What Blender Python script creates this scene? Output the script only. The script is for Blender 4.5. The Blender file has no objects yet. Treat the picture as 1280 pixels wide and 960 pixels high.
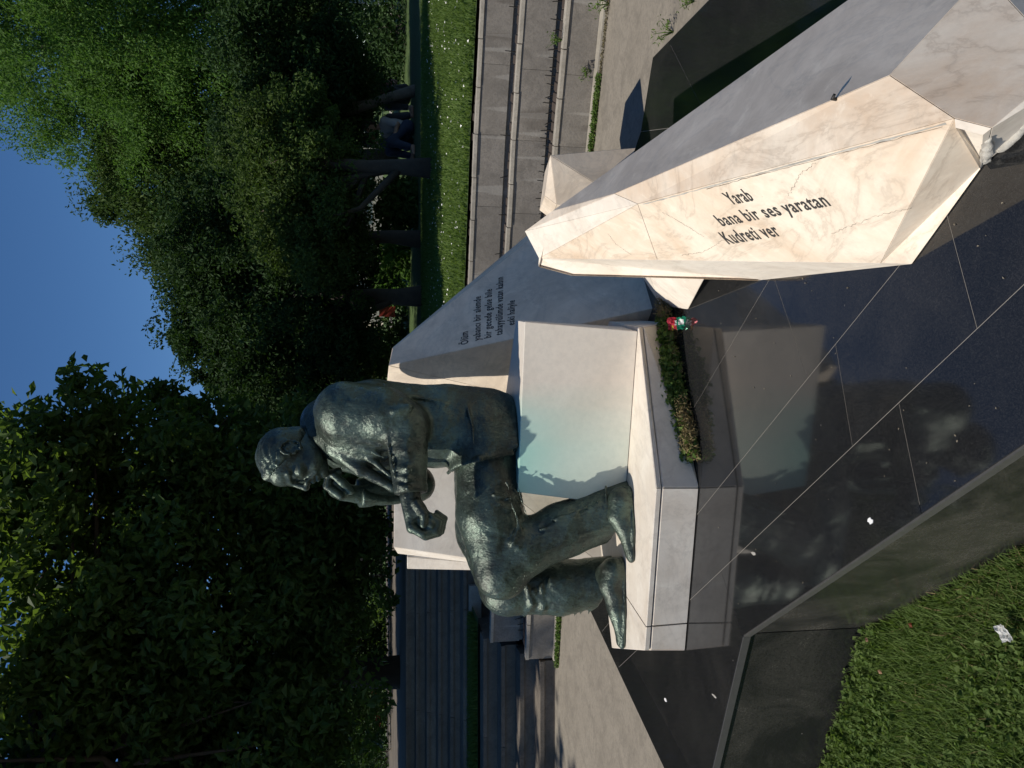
import bpy, bmesh, math, random
import numpy as np
from mathutils import Vector, Matrix

scene = bpy.context.scene
COL = scene.collection
rnd = random.Random(7)
R = math.radians

# ------------------------------------------------------------------ camera
CAM_Z, PITCH, FPX = 1.6, R(9.52), 1073.0       # eye height, downward tilt, focal length in photo pixels
fwd = Vector((0, math.cos(PITCH), -math.sin(PITCH)))
upv = Vector((0, math.sin(PITCH), math.cos(PITCH)))
rgt = Vector((1, 0, 0))
cam_d = bpy.data.cameras.new('camera')
cam = bpy.data.objects.new('camera', cam_d)
COL.objects.link(cam)
cam_d.sensor_fit = 'HORIZONTAL'
cam_d.sensor_width = 36
cam_d.lens = 36 * FPX / 1280
cam_d.clip_start, cam_d.clip_end = 0.05, 2000
# the photograph was taken with the phone on its side: picture right = world down
M = Matrix((-upv, rgt, -fwd)).transposed().to_4x4()
M.translation = Vector((0, 0, CAM_Z))
cam.matrix_world = M
scene.camera = cam

# ------------------------------------------------------------------ light
SUN_AZ, SUN_EL = R(13), R(47)
to_sun = Vector((-math.cos(SUN_AZ) * math.cos(SUN_EL), -math.sin(SUN_AZ) * math.cos(SUN_EL), math.sin(SUN_EL)))
world = bpy.data.worlds.new('World')
scene.world = world
world.use_nodes = True
nt = world.node_tree
sky = nt.nodes.new('ShaderNodeTexSky')
sky.sky_type = 'NISHITA'
sky.sun_disc = False
sky.sun_elevation = SUN_EL
sky.sun_rotation = math.atan2(to_sun.x, to_sun.y)
sky.air_density, sky.dust_density, sky.ozone_density = 0.80, 0.0, 5.0
sky.altitude = 900
bg = nt.nodes['Background']
bg.inputs['Strength'].default_value = 0.1
hsv = nt.nodes.new('ShaderNodeHueSaturation')      # deep summer blue
hsv.inputs['Saturation'].default_value = 1.13
hsv.inputs['Value'].default_value = .98
nt.links.new(sky.outputs[0], hsv.inputs['Color'])
nt.links.new(hsv.outputs[0], bg.inputs['Color'])
sun_d = bpy.data.lights.new('sun', 'SUN')
sun_d.energy, sun_d.angle, sun_d.color = 4.9, R(0.53), (1.0, 0.945, 0.85)
sun = bpy.data.objects.new('sun', sun_d)
COL.objects.link(sun)
sun.rotation_euler = to_sun.to_track_quat('Z', 'Y').to_euler()
sun.location = to_sun * 30
scene.view_settings.view_transform = 'Standard'
scene.view_settings.look = 'None'
scene.view_settings.exposure = 0.0
scene.view_settings.gamma = 1.0
scene.view_settings.use_curve_mapping = False
scene.cycles.max_bounces = 8
scene.cycles.transparent_max_bounces = 8


# ------------------------------------------------------------------ surveying helpers
def ray(U, V):
    """direction of sight through a point of the upright photograph (960 wide, 1280 high)"""
    return fwd + rgt * ((U - 480) / FPX) - upv * ((V - 640) / FPX)


EYE = Vector((0, 0, CAM_Z))


def G(U, V, z):
    d = ray(U, V)
    return EYE + d * ((z - CAM_Z) / d.z)


def D(U, V, Y):
    d = ray(U, V)
    return EYE + d * (Y / d.y)


def onplane(U, V, p, n):
    d = ray(U, V)
    return EYE + d * ((p - EYE).dot(n) / d.dot(n))


# ------------------------------------------------------------------ object helpers
def link(o):
    COL.objects.link(o)
    return o


def thing(name, label, cat, loc=(0, 0, 0), group=None, kind=None):
    o = link(bpy.data.objects.new(name, None))
    o.empty_display_size = 0.1
    o.location = loc
    tag(o, label, cat, group, kind)
    return o


def tag(o, label=None, cat=None, group=None, kind=None):
    if label: o['label'] = label
    if cat: o['category'] = cat
    if group: o['group'] = group
    if kind: o['kind'] = kind
    return o


def origin_of(parent):
    v = Vector((0, 0, 0))
    while parent is not None:
        v += parent.location
        parent = parent.parent
    return v


def mesh_np(name, V, F, mat=None, smooth=False):
    """V (n,3) floats, F (m,k) ints"""
    V = np.asarray(V, dtype=np.float32)
    F = np.asarray(F, dtype=np.int32)
    me = bpy.data.meshes.new(name)
    k = F.shape[1]
    me.vertices.add(len(V))
    me.vertices.foreach_set('co', V.ravel())
    me.loops.add(F.size)
    me.loops.foreach_set('vertex_index', F.ravel())
    me.polygons.add(len(F))
    me.polygons.foreach_set('loop_start', np.arange(0, F.size, k, dtype=np.int32))
    me.polygons.foreach_set('loop_total', np.full(len(F), k, dtype=np.int32))
    me.polygons.foreach_set('use_smooth', np.full(len(F), smooth, dtype=bool))
    me.update(calc_edges=True)
    if mat: me.materials.append(mat)
    return me


def put(name, me, parent=None, loc=None):
    """mesh given in world coordinates -> object; vertices are moved into the parent's space"""
    o = link(bpy.data.objects.new(name, me))
    if parent is not None:
        o.parent = parent
        me.transform(Matrix.Translation(-origin_of(parent)))
    elif loc is not None:
        o.location = loc
        me.transform(Matrix.Translation(-Vector(loc)))
    return o


def from_bm(name, bm, mat, parent=None, smooth=False, loc=None):
    me = bpy.data.meshes.new(name)
    bmesh.ops.recalc_face_normals(bm, faces=bm.faces[:])
    bm.to_mesh(me)
    bm.free()
    if smooth:
        me.polygons.foreach_set('use_smooth', [True] * len(me.polygons))
    if mat: me.materials.append(mat)
    return put(name, me, parent, loc)


def poly_prism(bm, pts, dvec):
    """closed prism: polygon pts extruded by dvec"""
    a = [bm.verts.new(p) for p in pts]
    b = [bm.verts.new(Vector(p) + Vector(dvec)) for p in pts]
    bm.faces.new(a)
    bm.faces.new(b[::-1])
    n = len(a)
    for i in range(n):
        bm.faces.new((a[i], b[i], b[(i + 1) % n], a[(i + 1) % n]))


def inset_poly(pts, n, d):
    """convex polygon pts (normal n) moved in by d on every side"""
    out = []
    c = sum(pts, Vector()) / len(pts)
    N = len(pts)
    for i in range(N):
        p0, p1, p2 = pts[i - 1], pts[i], pts[(i + 1) % N]
        e1, e2 = (p1 - p0).normalized(), (p2 - p1).normalized()
        m1, m2 = n.cross(e1).normalized(), n.cross(e2).normalized()
        if m1.dot(c - p1) < 0: m1 = -m1
        if m2.dot(c - p1) < 0: m2 = -m2
        k = 1 + m1.dot(m2)
        out.append(p1 + (m1 + m2) * (d / max(k, 0.3)))
    return out


def box_pts(c, ax, ay, az):
    c, ax, ay, az = Vector(c), Vector(ax), Vector(ay), Vector(az)
    return [c - ax - ay - az, c + ax - ay - az, c + ax + ay - az, c - ax + ay - az,
            c - ax - ay + az, c + ax - ay + az, c + ax + ay + az, c - ax + ay + az]


BOXF = [(0, 3, 2, 1), (4, 5, 6, 7), (0, 1, 5, 4), (1, 2, 6, 5), (2, 3, 7, 6), (3, 0, 4, 7)]


def add_box(bm, c, ax, ay, az):
    v = [bm.verts.new(p) for p in box_pts(c, ax, ay, az)]
    for f in BOXF: bm.faces.new([v[i] for i in f])


def add_tube(bm, pts, radii, n=8):
    rings = []
    for i, p in enumerate(pts):
        p = Vector(p)
        a = Vector(pts[max(i - 1, 0)])
        b = Vector(pts[min(i + 1, len(pts) - 1)])
        t = (b - a).normalized()
        x = t.orthogonal().normalized() if i == 0 else (x - t * x.dot(t)).normalized()
        y = t.cross(x)
        r = radii[i]
        rings.append([bm.verts.new(p + (x * math.cos(2 * math.pi * k / n) + y * math.sin(2 * math.pi * k / n)) * r) for k in range(n)])
    for a, b in zip(rings, rings[1:]):
        for k in range(n):
            bm.faces.new((a[k], a[(k + 1) % n], b[(k + 1) % n], b[k]))
    bm.faces.new(rings[0][::-1])
    bm.faces.new(rings[-1])


# ------------------------------------------------------------------ materials
class NT:
    def __init__(s, name):
        s.m = bpy.data.materials.new(name)
        s.m.use_nodes = True
        s.t = s.m.node_tree
        s.b = s.t.nodes['Principled BSDF']
        s.out = s.t.nodes['Material Output']
        s.pos = s.n('ShaderNodeNewGeometry').outputs['Position']

    def n(s, typ, **kw):
        nd = s.t.nodes.new(typ)
        for k, v in kw.items(): setattr(nd, k, v)
        return nd

    def l(s, a, b): s.t.links.new(a, b)

    def map(s, scale=(1, 1, 1), rot=(0, 0, 0)):
        m = s.n('ShaderNodeMapping')
        m.inputs['Scale'].default_value = scale
        m.inputs['Rotation'].default_value = rot
        s.l(s.pos, m.inputs[0])
        return m.outputs[0]

    def noise(s, scale, detail=4, rough=.55, vec=None, dist=0):
        t = s.n('ShaderNodeTexNoise')
        t.inputs['Scale'].default_value = scale
        t.inputs['Detail'].default_value = detail
        t.inputs['Roughness'].default_value = rough
        t.inputs['Distortion'].default_value = dist
        s.l(vec if vec is not None else s.pos, t.inputs['Vector'])
        return t.outputs['Fac']

    def voro(s, scale, feature='F1', vec=None):
        t = s.n('ShaderNodeTexVoronoi', feature=feature)
        t.inputs['Scale'].default_value = scale
        s.l(vec if vec is not None else s.pos, t.inputs['Vector'])
        return t.outputs['Distance']

    def ramp(s, fac, stops):
        r = s.n('ShaderNodeValToRGB')
        e = r.color_ramp.elements
        while len(e) < len(stops): e.new(0.5)
        for el, (p, c) in zip(e, stops):
            el.position = p
            el.color = (c[0], c[1], c[2], 1) if hasattr(c, '__len__') else (c, c, c, 1)
        s.l(fac, r.inputs[0])
        return r.outputs[0]

    def mix(s, fac, a, b, mode='MIX'):
        m = s.n('ShaderNodeMix', data_type='RGBA', blend_type=mode)
        for sock, v in ((m.inputs[0], fac), (m.inputs[6], a), (m.inputs[7], b)):
            if hasattr(v, 'is_output'): s.l(v, sock)
            elif hasattr(v, '__len__'): sock.default_value = (*v[:3], 1)
            else: sock.default_value = v
        return m.outputs[2]

    def math(s, op, a, b=0.0):
        m = s.n('ShaderNodeMath', operation=op)
        for sock, v in zip(m.inputs, (a, b)):
            if hasattr(v, 'is_output'): s.l(v, sock)
            else: sock.default_value = v
        return m.outputs[0]

    def bump(s, h, strength, dist=.01, nrm=None):
        b = s.n('ShaderNodeBump')
        b.inputs['Strength'].default_value = strength
        b.inputs['Distance'].default_value = dist
        s.l(h, b.inputs['Height'])
        if nrm is not None: s.l(nrm, b.inputs['Normal'])
        return b.outputs[0]

    def set(s, color=None, rough=None, metal=None, normal=None, spec=None):
        for key, v in (('Base Color', color), ('Roughness', rough), ('Metallic', metal), ('Normal', normal), ('Specular IOR Level', spec)):
            if v is None: continue
            if hasattr(v, 'is_output'): s.l(v, s.b.inputs[key])
            elif hasattr(v, '__len__'): s.b.inputs[key].default_value = (*v[:3], 1)
            else: s.b.inputs[key].default_value = v
        return s.m


def plain(name, c, rough=.6, metal=0, var=.25, scale=30):
    k = NT(name)
    n = k.noise(scale, 5)
    col = k.mix(n, [x * (1 - var) for x in c], [min(1, x * (1 + var)) for x in c])
    return k.set(col, rough, metal)


def m_marble(name, base, stain, vein, vscale, stain_amt, rough=.38, vamt=.22):
    k = NT(name)
    big = k.noise(3.2, 7, .66, dist=.9)
    c = k.mix(k.ramp(big, [(.40, 0), (.66, stain_amt)]), base, stain)
    c = k.mix(k.ramp(k.noise(9, 6, .7, dist=1.2), [(.56, 0), (.66, .5)]), c, [min(.86, x * 1.12) for x in base])
    veins = k.noise(vscale, 8, .62, k.map((1, .55, 1.4), (.3, .5, .9)), dist=1.6)
    vm = k.ramp(k.math('ABSOLUTE', k.math('SUBTRACT', veins, .5)), [(0, 1), (.018, .35), (.06, 0)])
    c = k.mix(k.math('MULTIPLY', vm, vamt), c, vein)
    fine = k.noise(45, 6, .7)
    c = k.mix(k.ramp(fine, [(.35, .22), (.6, 0)]), c, [x * .72 for x in base])
    gr = k.math('MULTIPLY', k.ramp(k.noise(6, 8, .75, k.map((1, 1, .5)), dist=.4), [(.54, 0), (.74, .55)]), k.ramp(k.noise(70, 4, .7), [(.35, .3), (.65, 1)]))
    c = k.mix(gr, c, (.24, .20, .155))
    spots = k.ramp(k.voro(16), [(.0, 1), (.035, .0)])
    c = k.mix(k.math('MULTIPLY', spots, k.ramp(k.noise(5), [(.52, 0), (.6, .7)])), c, (.1, .085, .07))
    h = k.noise(120, 4)
    return k.set(c, k.ramp(fine, [(.3, rough + .14), (.7, rough)]), None, k.bump(h, .06, .004))


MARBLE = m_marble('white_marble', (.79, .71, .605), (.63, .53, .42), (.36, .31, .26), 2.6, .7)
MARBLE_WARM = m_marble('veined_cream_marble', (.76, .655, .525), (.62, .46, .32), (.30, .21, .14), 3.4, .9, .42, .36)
MARBLE_SHADE = m_marble('shade_warmed_weathered_marble', (.79, .67, .535), (.50, .405, .31), (.30, .28, .26), 3.2, .8, .45)  # weathering stains, plus warm bounce tone for shaded faces mixed into the colour


def m_seat():
    # the block under the figure: marble with blue-green copper run-off below the bronze
    k = NT('copper_stained_marble')
    big = k.noise(2.4, 6, .6, dist=.6)
    c = k.mix(k.ramp(big, [(.38, 0), (.7, .6)]), (.77, .69, .585), (.62, .525, .42))
    fine = k.noise(40, 6, .7)
    c = k.mix(k.ramp(fine, [(.35, .2), (.6, 0)]), c, (.42, .38, .33))
    sep = k.n('ShaderNodeSeparateXYZ')
    k.l(k.pos, sep.inputs[0])
    run = k.noise(7, 4, .5, k.map((1, 1, .12)))
    a = k.math('ADD', k.math('MULTIPLY', run, .16), sep.outputs[0])
    m = k.ramp(k.math('ADD', k.math('MULTIPLY', a, -1.0), .1), [(.04, 0), (.14, .45), (.26, .8)])
    hz = k.ramp(k.math('DIVIDE', k.math('SUBTRACT', sep.outputs[2], .595), .45), [(.0, .30), (.55, .55), (.95, 1)])
    m = k.math('MULTIPLY', m, hz)
    c = k.mix(m, c, (.30, .64, .55))
    return k.set(c, .42, None, k.bump(k.noise(120, 4), .06, .004))


SEAT_MARBLE = m_seat()


def m_granite(name, rough, dust, dustcol=(.13, .12, .105)):
    k = NT(name)
    sp = k.noise(420, 3, .7)
    c = k.mix(k.ramp(sp, [(.45, 0), (.75, 1)]), (.008, .0085, .0095), (.034, .034, .034))
    d1 = k.noise(3.5, 7, .65, dist=.8)
    d2 = k.noise(160, 5, .75)
    dm = k.math('MULTIPLY', k.ramp(d1, [(.40, .10), (.72, 1)]), k.ramp(d2, [(.35, .25), (.72, 1)]))
    dm = k.math('MULTIPLY', dm, dust)
    orr = k.n('ShaderNodeObjectInfo').outputs['Random']
    dm = k.math('MULTIPLY', dm, k.math('ADD', k.math('MULTIPLY', orr, 1.1), .45))
    chips = k.ramp(k.voro(14), [(.0, 1), (.045, 0)])
    chips = k.math('MULTIPLY', chips, k.ramp(k.noise(3.1, 2), [(.52, 0), (.58, .8)]))
    c = k.mix(dm, c, dustcol)
    c = k.mix(chips, c, (.30, .28, .24))
    r = k.math('ADD', k.math('MULTIPLY', dm, .3), rough)
    return k.set(c, r, None, k.bump(d2, .004, .001), .62)


GRANITE = m_granite('polished_black_granite', .055, .15)
GRANITE_SIDE = m_granite('dusty_black_granite', .16, .75, (.12, .108, .09))
EDGE = plain('worn_granite_edge', (.07, .068, .064), .28, scale=60)
GROUT = plain('pale_grout', (.33, .30, .26), .8, scale=200)


def m_bronze():
    k = NT('patinated_bronze')
    n1 = k.noise(5, 7, .65, dist=.5)
    n2 = k.noise(38, 6, .7)
    n3 = k.noise(130, 4, .7, k.map((1, 1, .35), (.4, .2, 0)))
    c = k.mix(k.ramp(n1, [(.38, 0), (.66, .9)]), (.038, .046, .037), (.098, .138, .106))
    c = k.mix(k.ramp(n2, [(.57, 0), (.80, .42)]), c, (.20, .275, .21))
    c = k.mix(k.ramp(k.noise(14, 5, .6), [(.28, .5), (.48, 0)]), c, (.026, .026, .022))
    c = k.mix(k.ramp(n3, [(.34, .6), (.5, 0)]), c, (.030, .031, .027))
    r = k.ramp(n2, [(.3, .20), (.7, .44)])
    nb = k.bump(k.noise(26, 5, .6), .42, .014)
    nb = k.bump(n3, .45, .006, nb)
    return k.set(c, r, .5, nb)


BRONZE = m_bronze()


def m_concrete(name, c1, c2, sc=60, bump=.25, stain=None):
    k = NT(name)
    c = k.mix(k.ramp(k.noise(1.3, 6, .6), [(.35, 0), (.68, 1)]), c1, c2)
    c = k.mix(k.ramp(k.noise(7, 7, .72, dist=.6), [(.36, .55), (.56, 0)]), c, [x * .55 for x in c2])
    f = k.noise(sc, 6, .8)
    c = k.mix(k.ramp(f, [(.3, .75), (.54, 0)]), c, [x * .45 for x in c1])
    c = k.mix(k.ramp(k.noise(sc * 2.7, 3, .8), [(.6, 0), (.8, .6)]), c, [min(1, x * 1.7) for x in c1])
    orr = k.n('ShaderNodeObjectInfo').outputs['Random']
    c = k.mix(k.math('MULTIPLY', orr, .28), c, [x * .55 for x in c2])
    if stain:
        sep = k.n('ShaderNodeSeparateXYZ')
        k.l(k.pos, sep.inputs[0])
        fr = k.math('FRACT', k.math('DIVIDE', k.math('SUBTRACT', sep.outputs[2], .05), .2525))
        st = k.noise(9, 2, .4, k.map((1.5, 1.5, .05)))
        st = k.math('SUBTRACT', k.math('ADD', st, k.math('MULTIPLY', k.math('SUBTRACT', k.noise(60, 5, .75), .5), .10)), k.math('MULTIPLY', fr, .09))
        c = k.mix(k.ramp(st, [(.585, 0), (.625, stain * .6)]), c, (.44, .415, .37))
        st2 = k.noise(4.6, 2, .4, k.map((1.5, 1.5, .12), (0, 0, 1.9)))
        st2 = k.math('SUBTRACT', st2, k.math('MULTIPLY', fr, .12))
        c = k.mix(k.ramp(st2, [(.60, 0), (.66, stain * .8)]), c, (.07, .055, .042))
    return k.set(c, .85, None, k.bump(f, bump, .006))


PAVING = m_concrete('sunlit_pavement_concrete', (.30, .262, .208), (.25, .216, .170), 40, .12)
RISER = m_concrete('exposed_aggregate_concrete', (.27, .24, .205), (.205, .182, .155), 70, .4, .5)
COPING = m_concrete('pale_coping_stone', (.45, .405, .335), (.37, .33, .27), 60, .2)
BRICK = plain('dark_brown_brick', (.055, .040, .032), .85, var=.5, scale=9)
KERB = m_concrete('kerb_concrete', (.46, .42, .34), (.38, .34, .28), 60, .2)
STAIR = m_concrete('dark_stair_stone', (.20, .165, .128), (.12, .10, .078), 50, .25)
SOIL = plain('soil', (.07, .055, .038), .95, var=.6, scale=25)
IRON = plain('dark_iron', (.04, .037, .033), .6, .5)
BARK = m_concrete('bark', (.075, .058, .043), (.045, .036, .028), 14, .8)
PALE_BARK = m_concrete('pale_bark', (.19, .165, .135), (.12, .10, .08), 14, .6)
INK = plain('engraved_dark_paint', (.028, .026, .024), .7, var=.5, scale=70)
MORTAR = m_concrete('white_mortar', (.58, .55, .49), (.40, .37, .32), 30, .8)
PLASTER = plain('cream_plaster', (.55, .47, .36), .8, var=.12, scale=4)
PLASTER_GREY = plain('grey_plaster', (.32, .30, .27), .8, var=.15, scale=4)  # plain grey plaster of the window surrounds
GLASS_DARK = plain('dark_window_glass', (.02, .022, .025), .1)
PAPER = plain('white_paper', (.8, .79, .76), .7, var=.05)
WHITEPOST = plain('white_post_paint', (.62, .60, .57), .5, var=.1)
REDPAINT = plain('red_paint', (.38, .05, .035), .5, var=.2)


def m_leaf(name, c1, c2, trans=.35, tcol=(.22, .34, .03), rough=.65):
    k = NT(name)
    g = [n for n in k.t.nodes if n.bl_idname == 'ShaderNodeNewGeometry'][0]
    c = k.mix(g.outputs['Random Per Island'], c1, c2)
    c = k.mix(k.ramp(k.noise(.7, 3), [(.35, 0), (.65, .6)]), c, [x * .6 for x in c1])
    k.set(c, rough, None, None, .14)
    tr = k.n('ShaderNodeBsdfTranslucent')
    tr.inputs['Color'].default_value = (*tcol, 1)
    mx = k.n('ShaderNodeMixShader')
    mx.inputs[0].default_value = trans
    k.l(k.b.outputs[0], mx.inputs[1])
    k.l(tr.outputs[0], mx.inputs[2])
    k.l(mx.outputs[0], k.out.inputs['Surface'])
    return k.m


LEAF_BRIGHT = m_leaf('feathery_green_leaves', (.065, .130, .026), (.125, .215, .055), .38, (.13, .27, .035))
LEAF_MID = m_leaf('mid_green_leaves', (.042, .082, .02), (.10, .145, .036), .3, (.08, .14, .02))
LEAF_DARK = m_leaf('dark_green_leaves', (.018, .042, .012), (.042, .080, .024), .18, (.06, .13, .015))
LEAF_NEAR = m_leaf('glossy_broad_leaves', (.030, .060, .018), (.075, .118, .034), .34, (.18, .29, .03), .5)
LEAF_OLIVE = m_leaf('olive_leaves', (.042, .074, .018), (.098, .142, .038), .28, (.10, .18, .02))
GRASS = m_leaf('fresh_grass_blades', (.075, .130, .028), (.165, .225, .065), .4, (.17, .27, .04))
GRASS_DRY = m_leaf('dry_grass_blades', (.20, .155, .075), (.33, .26, .13), .25, (.25, .2, .08))
WEED = m_leaf('weed_leaves', (.09, .165, .035), (.20, .26, .075), .35, (.14, .26, .03))


def m_lawn(name, c1, c2, c3):
    k = NT(name)
    c = k.mix(k.noise(30, 6, .7), c1, c2)
    c = k.mix(k.ramp(k.noise(1.6, 4), [(.4, 0), (.65, .6)]), c, c3)
    return k.set(c, .9, None, k.bump(k.noise(80, 4, .8), .7, .03))


LAWN = m_lawn('lawn_turf', (.045, .085, .018), (.085, .135, .03), (.06, .095, .02))
GROUND = m_lawn('ground_soil_grass', (.045, .06, .022), (.08, .09, .035), (.08, .065, .04))
DAISY = plain('daisy_petals', (.75, .74, .66), .8)
ROSE = plain('red_flower_petals', (.55, .03, .03), .6)

# =================================================================== GROUND AND TERRACE
ZP = 0.43        # top of the granite plinth
ZV = 0.05        # plaza pavement
ZL = 0.80        # raised lawn


def sheet(name, pts, z, mat, kind='structure', label=None):
    bm = bmesh.new()
    bm.faces.new([bm.verts.new((p[0], p[1], z)) for p in pts])
    bm.normal_update()
    bmesh.ops.triangulate(bm, faces=bm.faces[:])
    o = from_bm(name, bm, mat)
    for p in o.data.polygons:
        if p.normal.z < 0: p.flip()
    tag(o, label, None, None, kind)
    return o


sheet('ground', [(-400, -150), (400, -150), (400, 800), (-400, 800)], -0.03, GROUND)

# base line of the amphitheatre seating, right to left, and offset copies for each tread
BASE = [Vector((7.0, 3.27, 0)), Vector((2.55, 5.52, 0)), Vector((1.68, 5.93, 0)), Vector((0.2, 6.45, 0)), Vector((-2.30, 7.05, 0))]


def offset_line(line, d):
    out = []
    for i, p in enumerate(line):
        a = line[max(i - 1, 0)]
        b = line[min(i + 1, len(line) - 1)]
        t = (b - a).normalized()
        out.append(p + Vector((t.y, -t.x, 0)) * d)   # away from the plaza
    return out


def along(line, step, start=0.0):
    """yield (point, tangent) every step metres"""
    s = start
    for a, b in zip(line, line[1:]):
        L = (b - a).length
        t = (b - a) / L
        while s < L:
            yield a + t * s, t
            s += step
        s -= L


def chop(line, x_end):
    """line cut at x = x_end (line runs with falling x)"""
    out = [line[0]]
    for a, b in zip(line, line[1:]):
        if b.x < x_end:
            out.append(a + (b - a) * ((x_end - a.x) / (b.x - a.x)))
            break
        out.append(b)
    return out


b = BASE
paving_pts = [(30, -30), (30, 2.3), (9, 2.3)] + [(p.x, p.y + .05) for p in BASE] + [(-14, 7.2), (-14, 3.4), (-3.2, 3.2), (-1.75, 2.97), (-0.2, 2.8), (.9, -.5), (-.6, -1.6), (-14, -1.6), (-30, -30)]  # stretch behind the camera is unseen, widened to bounce warm light forward
sheet('plaza_pavement', paving_pts, ZV, PAVING)
tiers = [(ZV, 0.305, 0.0, -2.30), (0.305, 0.56, 0.30, -2.28), (0.56, ZL, 0.62, -0.55)]
tread = .31
labels = ['lowest concrete seating step above the plaza kerb with white run-down stains',
          'middle concrete seating step with a row of iron spikes above it',
          'topmost concrete seating step directly below the lawn edge']
brick_me = None
for ti, (z0, z1, off, xe) in enumerate(tiers):
    lab = labels[ti]
    ln = chop(offset_line(BASE, off), xe)
    t = thing('seating_step', lab, 'seating step', (ln[1].x, ln[1].y, z0), 'seating steps below the lawn')
    # core body
    back = chop(offset_line(BASE, off + .46), xe)
    bm = bmesh.new()
    inn = chop(offset_line(BASE, off + .02), xe)
    poly_prism(bm, [Vector((p.x, p.y, z0 - .3)) for p in inn] + [Vector((p.x, p.y, z0 - .3)) for p in back[::-1]], (0, 0, z1 - z0 + .3 - .06))
    from_bm('step_body', bm, RISER, t)
    # riser panels with recessed joints
    for a, b2 in zip(ln, ln[1:]):
        L = (b2 - a).length
        tt = (b2 - a) / L
        nn = Vector((tt.y, -tt.x, 0))
        n = max(1, round(L / .55))
        for i in range(n):
            s0, s1 = L * i / n + .001, L * (i + 1) / n - .001
            bm = bmesh.new()
            p = a + tt * ((s0 + s1) / 2) + nn * (.012 + rnd.uniform(-.001, .001))
            add_box(bm, Vector((p.x, p.y, (z0 + z1 - .026) / 2)), tt * (s1 - s0) / 2, nn * .014, (0, 0, (z1 - z0 - .028) / 2))
            from_bm('riser_panel', bm, RISER, t)
        n = max(1, round(L / .33))
        for i in range(n):
            s0, s1 = L * i / n + .003, L * (i + 1) / n - .003
            p = a + tt * ((s0 + s1) / 2) + nn * (.022 + rnd.uniform(-.003, .003))
            bm = bmesh.new()
            add_box(bm, Vector((p.x, p.y, z1 - .0125 + rnd.uniform(-.002, .002))), tt * (s1 - s0) / 2, nn * .036, (0, 0, .0125))
            from_bm('coping_stone', bm, COPING, t)
    # header bricks behind the coping
    bl = chop(offset_line(BASE, off + .064), xe)
    for k, (p, tt) in enumerate(along(bl, .068)):
        if p.x > 4.6: continue
        if brick_me is None:
            brick_me = bpy.data.meshes.new('brick')
            bmm = bmesh.new()
            add_box(bmm, (0, 0, 0), (.0325, 0, 0), (0, .105, 0), (0, 0, .03))
            bmesh.ops.bevel(bmm, geom=bmm.edges[:], offset=.006, segments=1, affect='EDGES')
            bmm.to_mesh(brick_me); bmm.free()
            brick_me.materials.append(BRICK)
        o = link(bpy.data.objects.new('brick', brick_me))
        o.parent = t
        nn = Vector((tt.y, -tt.x, 0))
        q = p + nn * .105
        o.location = Vector((q.x, q.y, z1 - .052 + rnd.uniform(-.006, .006))) - t.location
        o.rotation_euler = (rnd.uniform(-.06, .06), 0, math.atan2(tt.y, tt.x) + rnd.uniform(-.04, .04))
    if ti == 1 or ti == 0:
        # short iron spikes at the foot of the next riser
        sl = chop(offset_line(BASE, off + .285), xe)
        for k, (p, tt) in enumerate(along(sl, .062 if ti == 0 else .30)):
            if p.x > 4.4 or rnd.random() < .12: continue
            bm = bmesh.new()
            q = Vector((p.x, p.y, z1 - .03))
            add_tube(bm, [q, q + tt * rnd.uniform(-.01, .03) + Vector((0, -.012, rnd.uniform(.05, .085)))], [.0055, .003], 5)
            from_bm('iron_spike', bm, IRON, t)

# kerb along the foot of the seating
bm = bmesh.new()
k0, k1 = offset_line(BASE, -.005), offset_line(BASE, -.10)
poly_prism(bm, [Vector((p.x, p.y, ZV - .05)) for p in k0] + [Vector((p.x, p.y, ZV - .05)) for p in k1[::-1]], (0, 0, .075))
tag(from_bm('kerb', bm, KERB), None, None, None, 'structure')

# raised lawn behind the seating
lawn_pts = [(p.x, p.y) for p in chop(offset_line(BASE, .895), -.55)]
sheet('lawn', [(60, -2)] + lawn_pts + [(-.55, 7.75), (-.9, 10.4), (-60, 10.4), (-60, 300), (120, 300)], ZL, LAWN)
sheet('path', [(-20, 12.2), (60, 11.2), (60, 12.0), (-20, 13.1)], ZL + .006, m_concrete('path_gravel', (.20, .185, .165), (.15, .14, .12), 50))
sheet('path', [(-60, 27), (40, 30), (40, 33), (-60, 31)], ZL + .008, m_concrete('far_path', (.42, .38, .31), (.36, .33, .27), 20))

# lower stair on the left
t = thing('stone_stair', 'lower dark stone stair at the left end of the seating steps', 'stairs', (-4, 7.1, ZV), 'stone stairs')
for i in range(4):
    z1 = ZV + .128 * (i + 1)
    y0 = 7.05 + .24 * i
    bm = bmesh.new()
    add_box(bm, (-7.66, y0 + .6, (z1 - .3) / 2), (5.34, 0, 0), (0, .6, 0), (0, 0, (z1 + .3) / 2 - .02))
    from_bm('riser', bm, STAIR, t)
    n = 12
    for k in range(n):
        x1 = -2.32 - k * .9
        bm = bmesh.new()
        add_box(bm, (x1 - .45, y0 + .10, z1 - .015), (.448, 0, 0), (0, .118, 0), (0, 0, .017 + rnd.uniform(-.001, .001)))
        from_bm('tread_slab', bm, STAIR, t)
sheet('grass_strip', [(-14, 8.0), (-2.2, 8.0), (-2.2, 8.46), (-14, 8.46)], .583, LAWN)
bm = bmesh.new()
add_box(bm, (-7.6, 8.49, .55), (5.6, 0, 0), (0, .035, 0), (0, 0, .06))
tag(from_bm('kerb', bm, KERB), None, None, None, 'structure')
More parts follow.
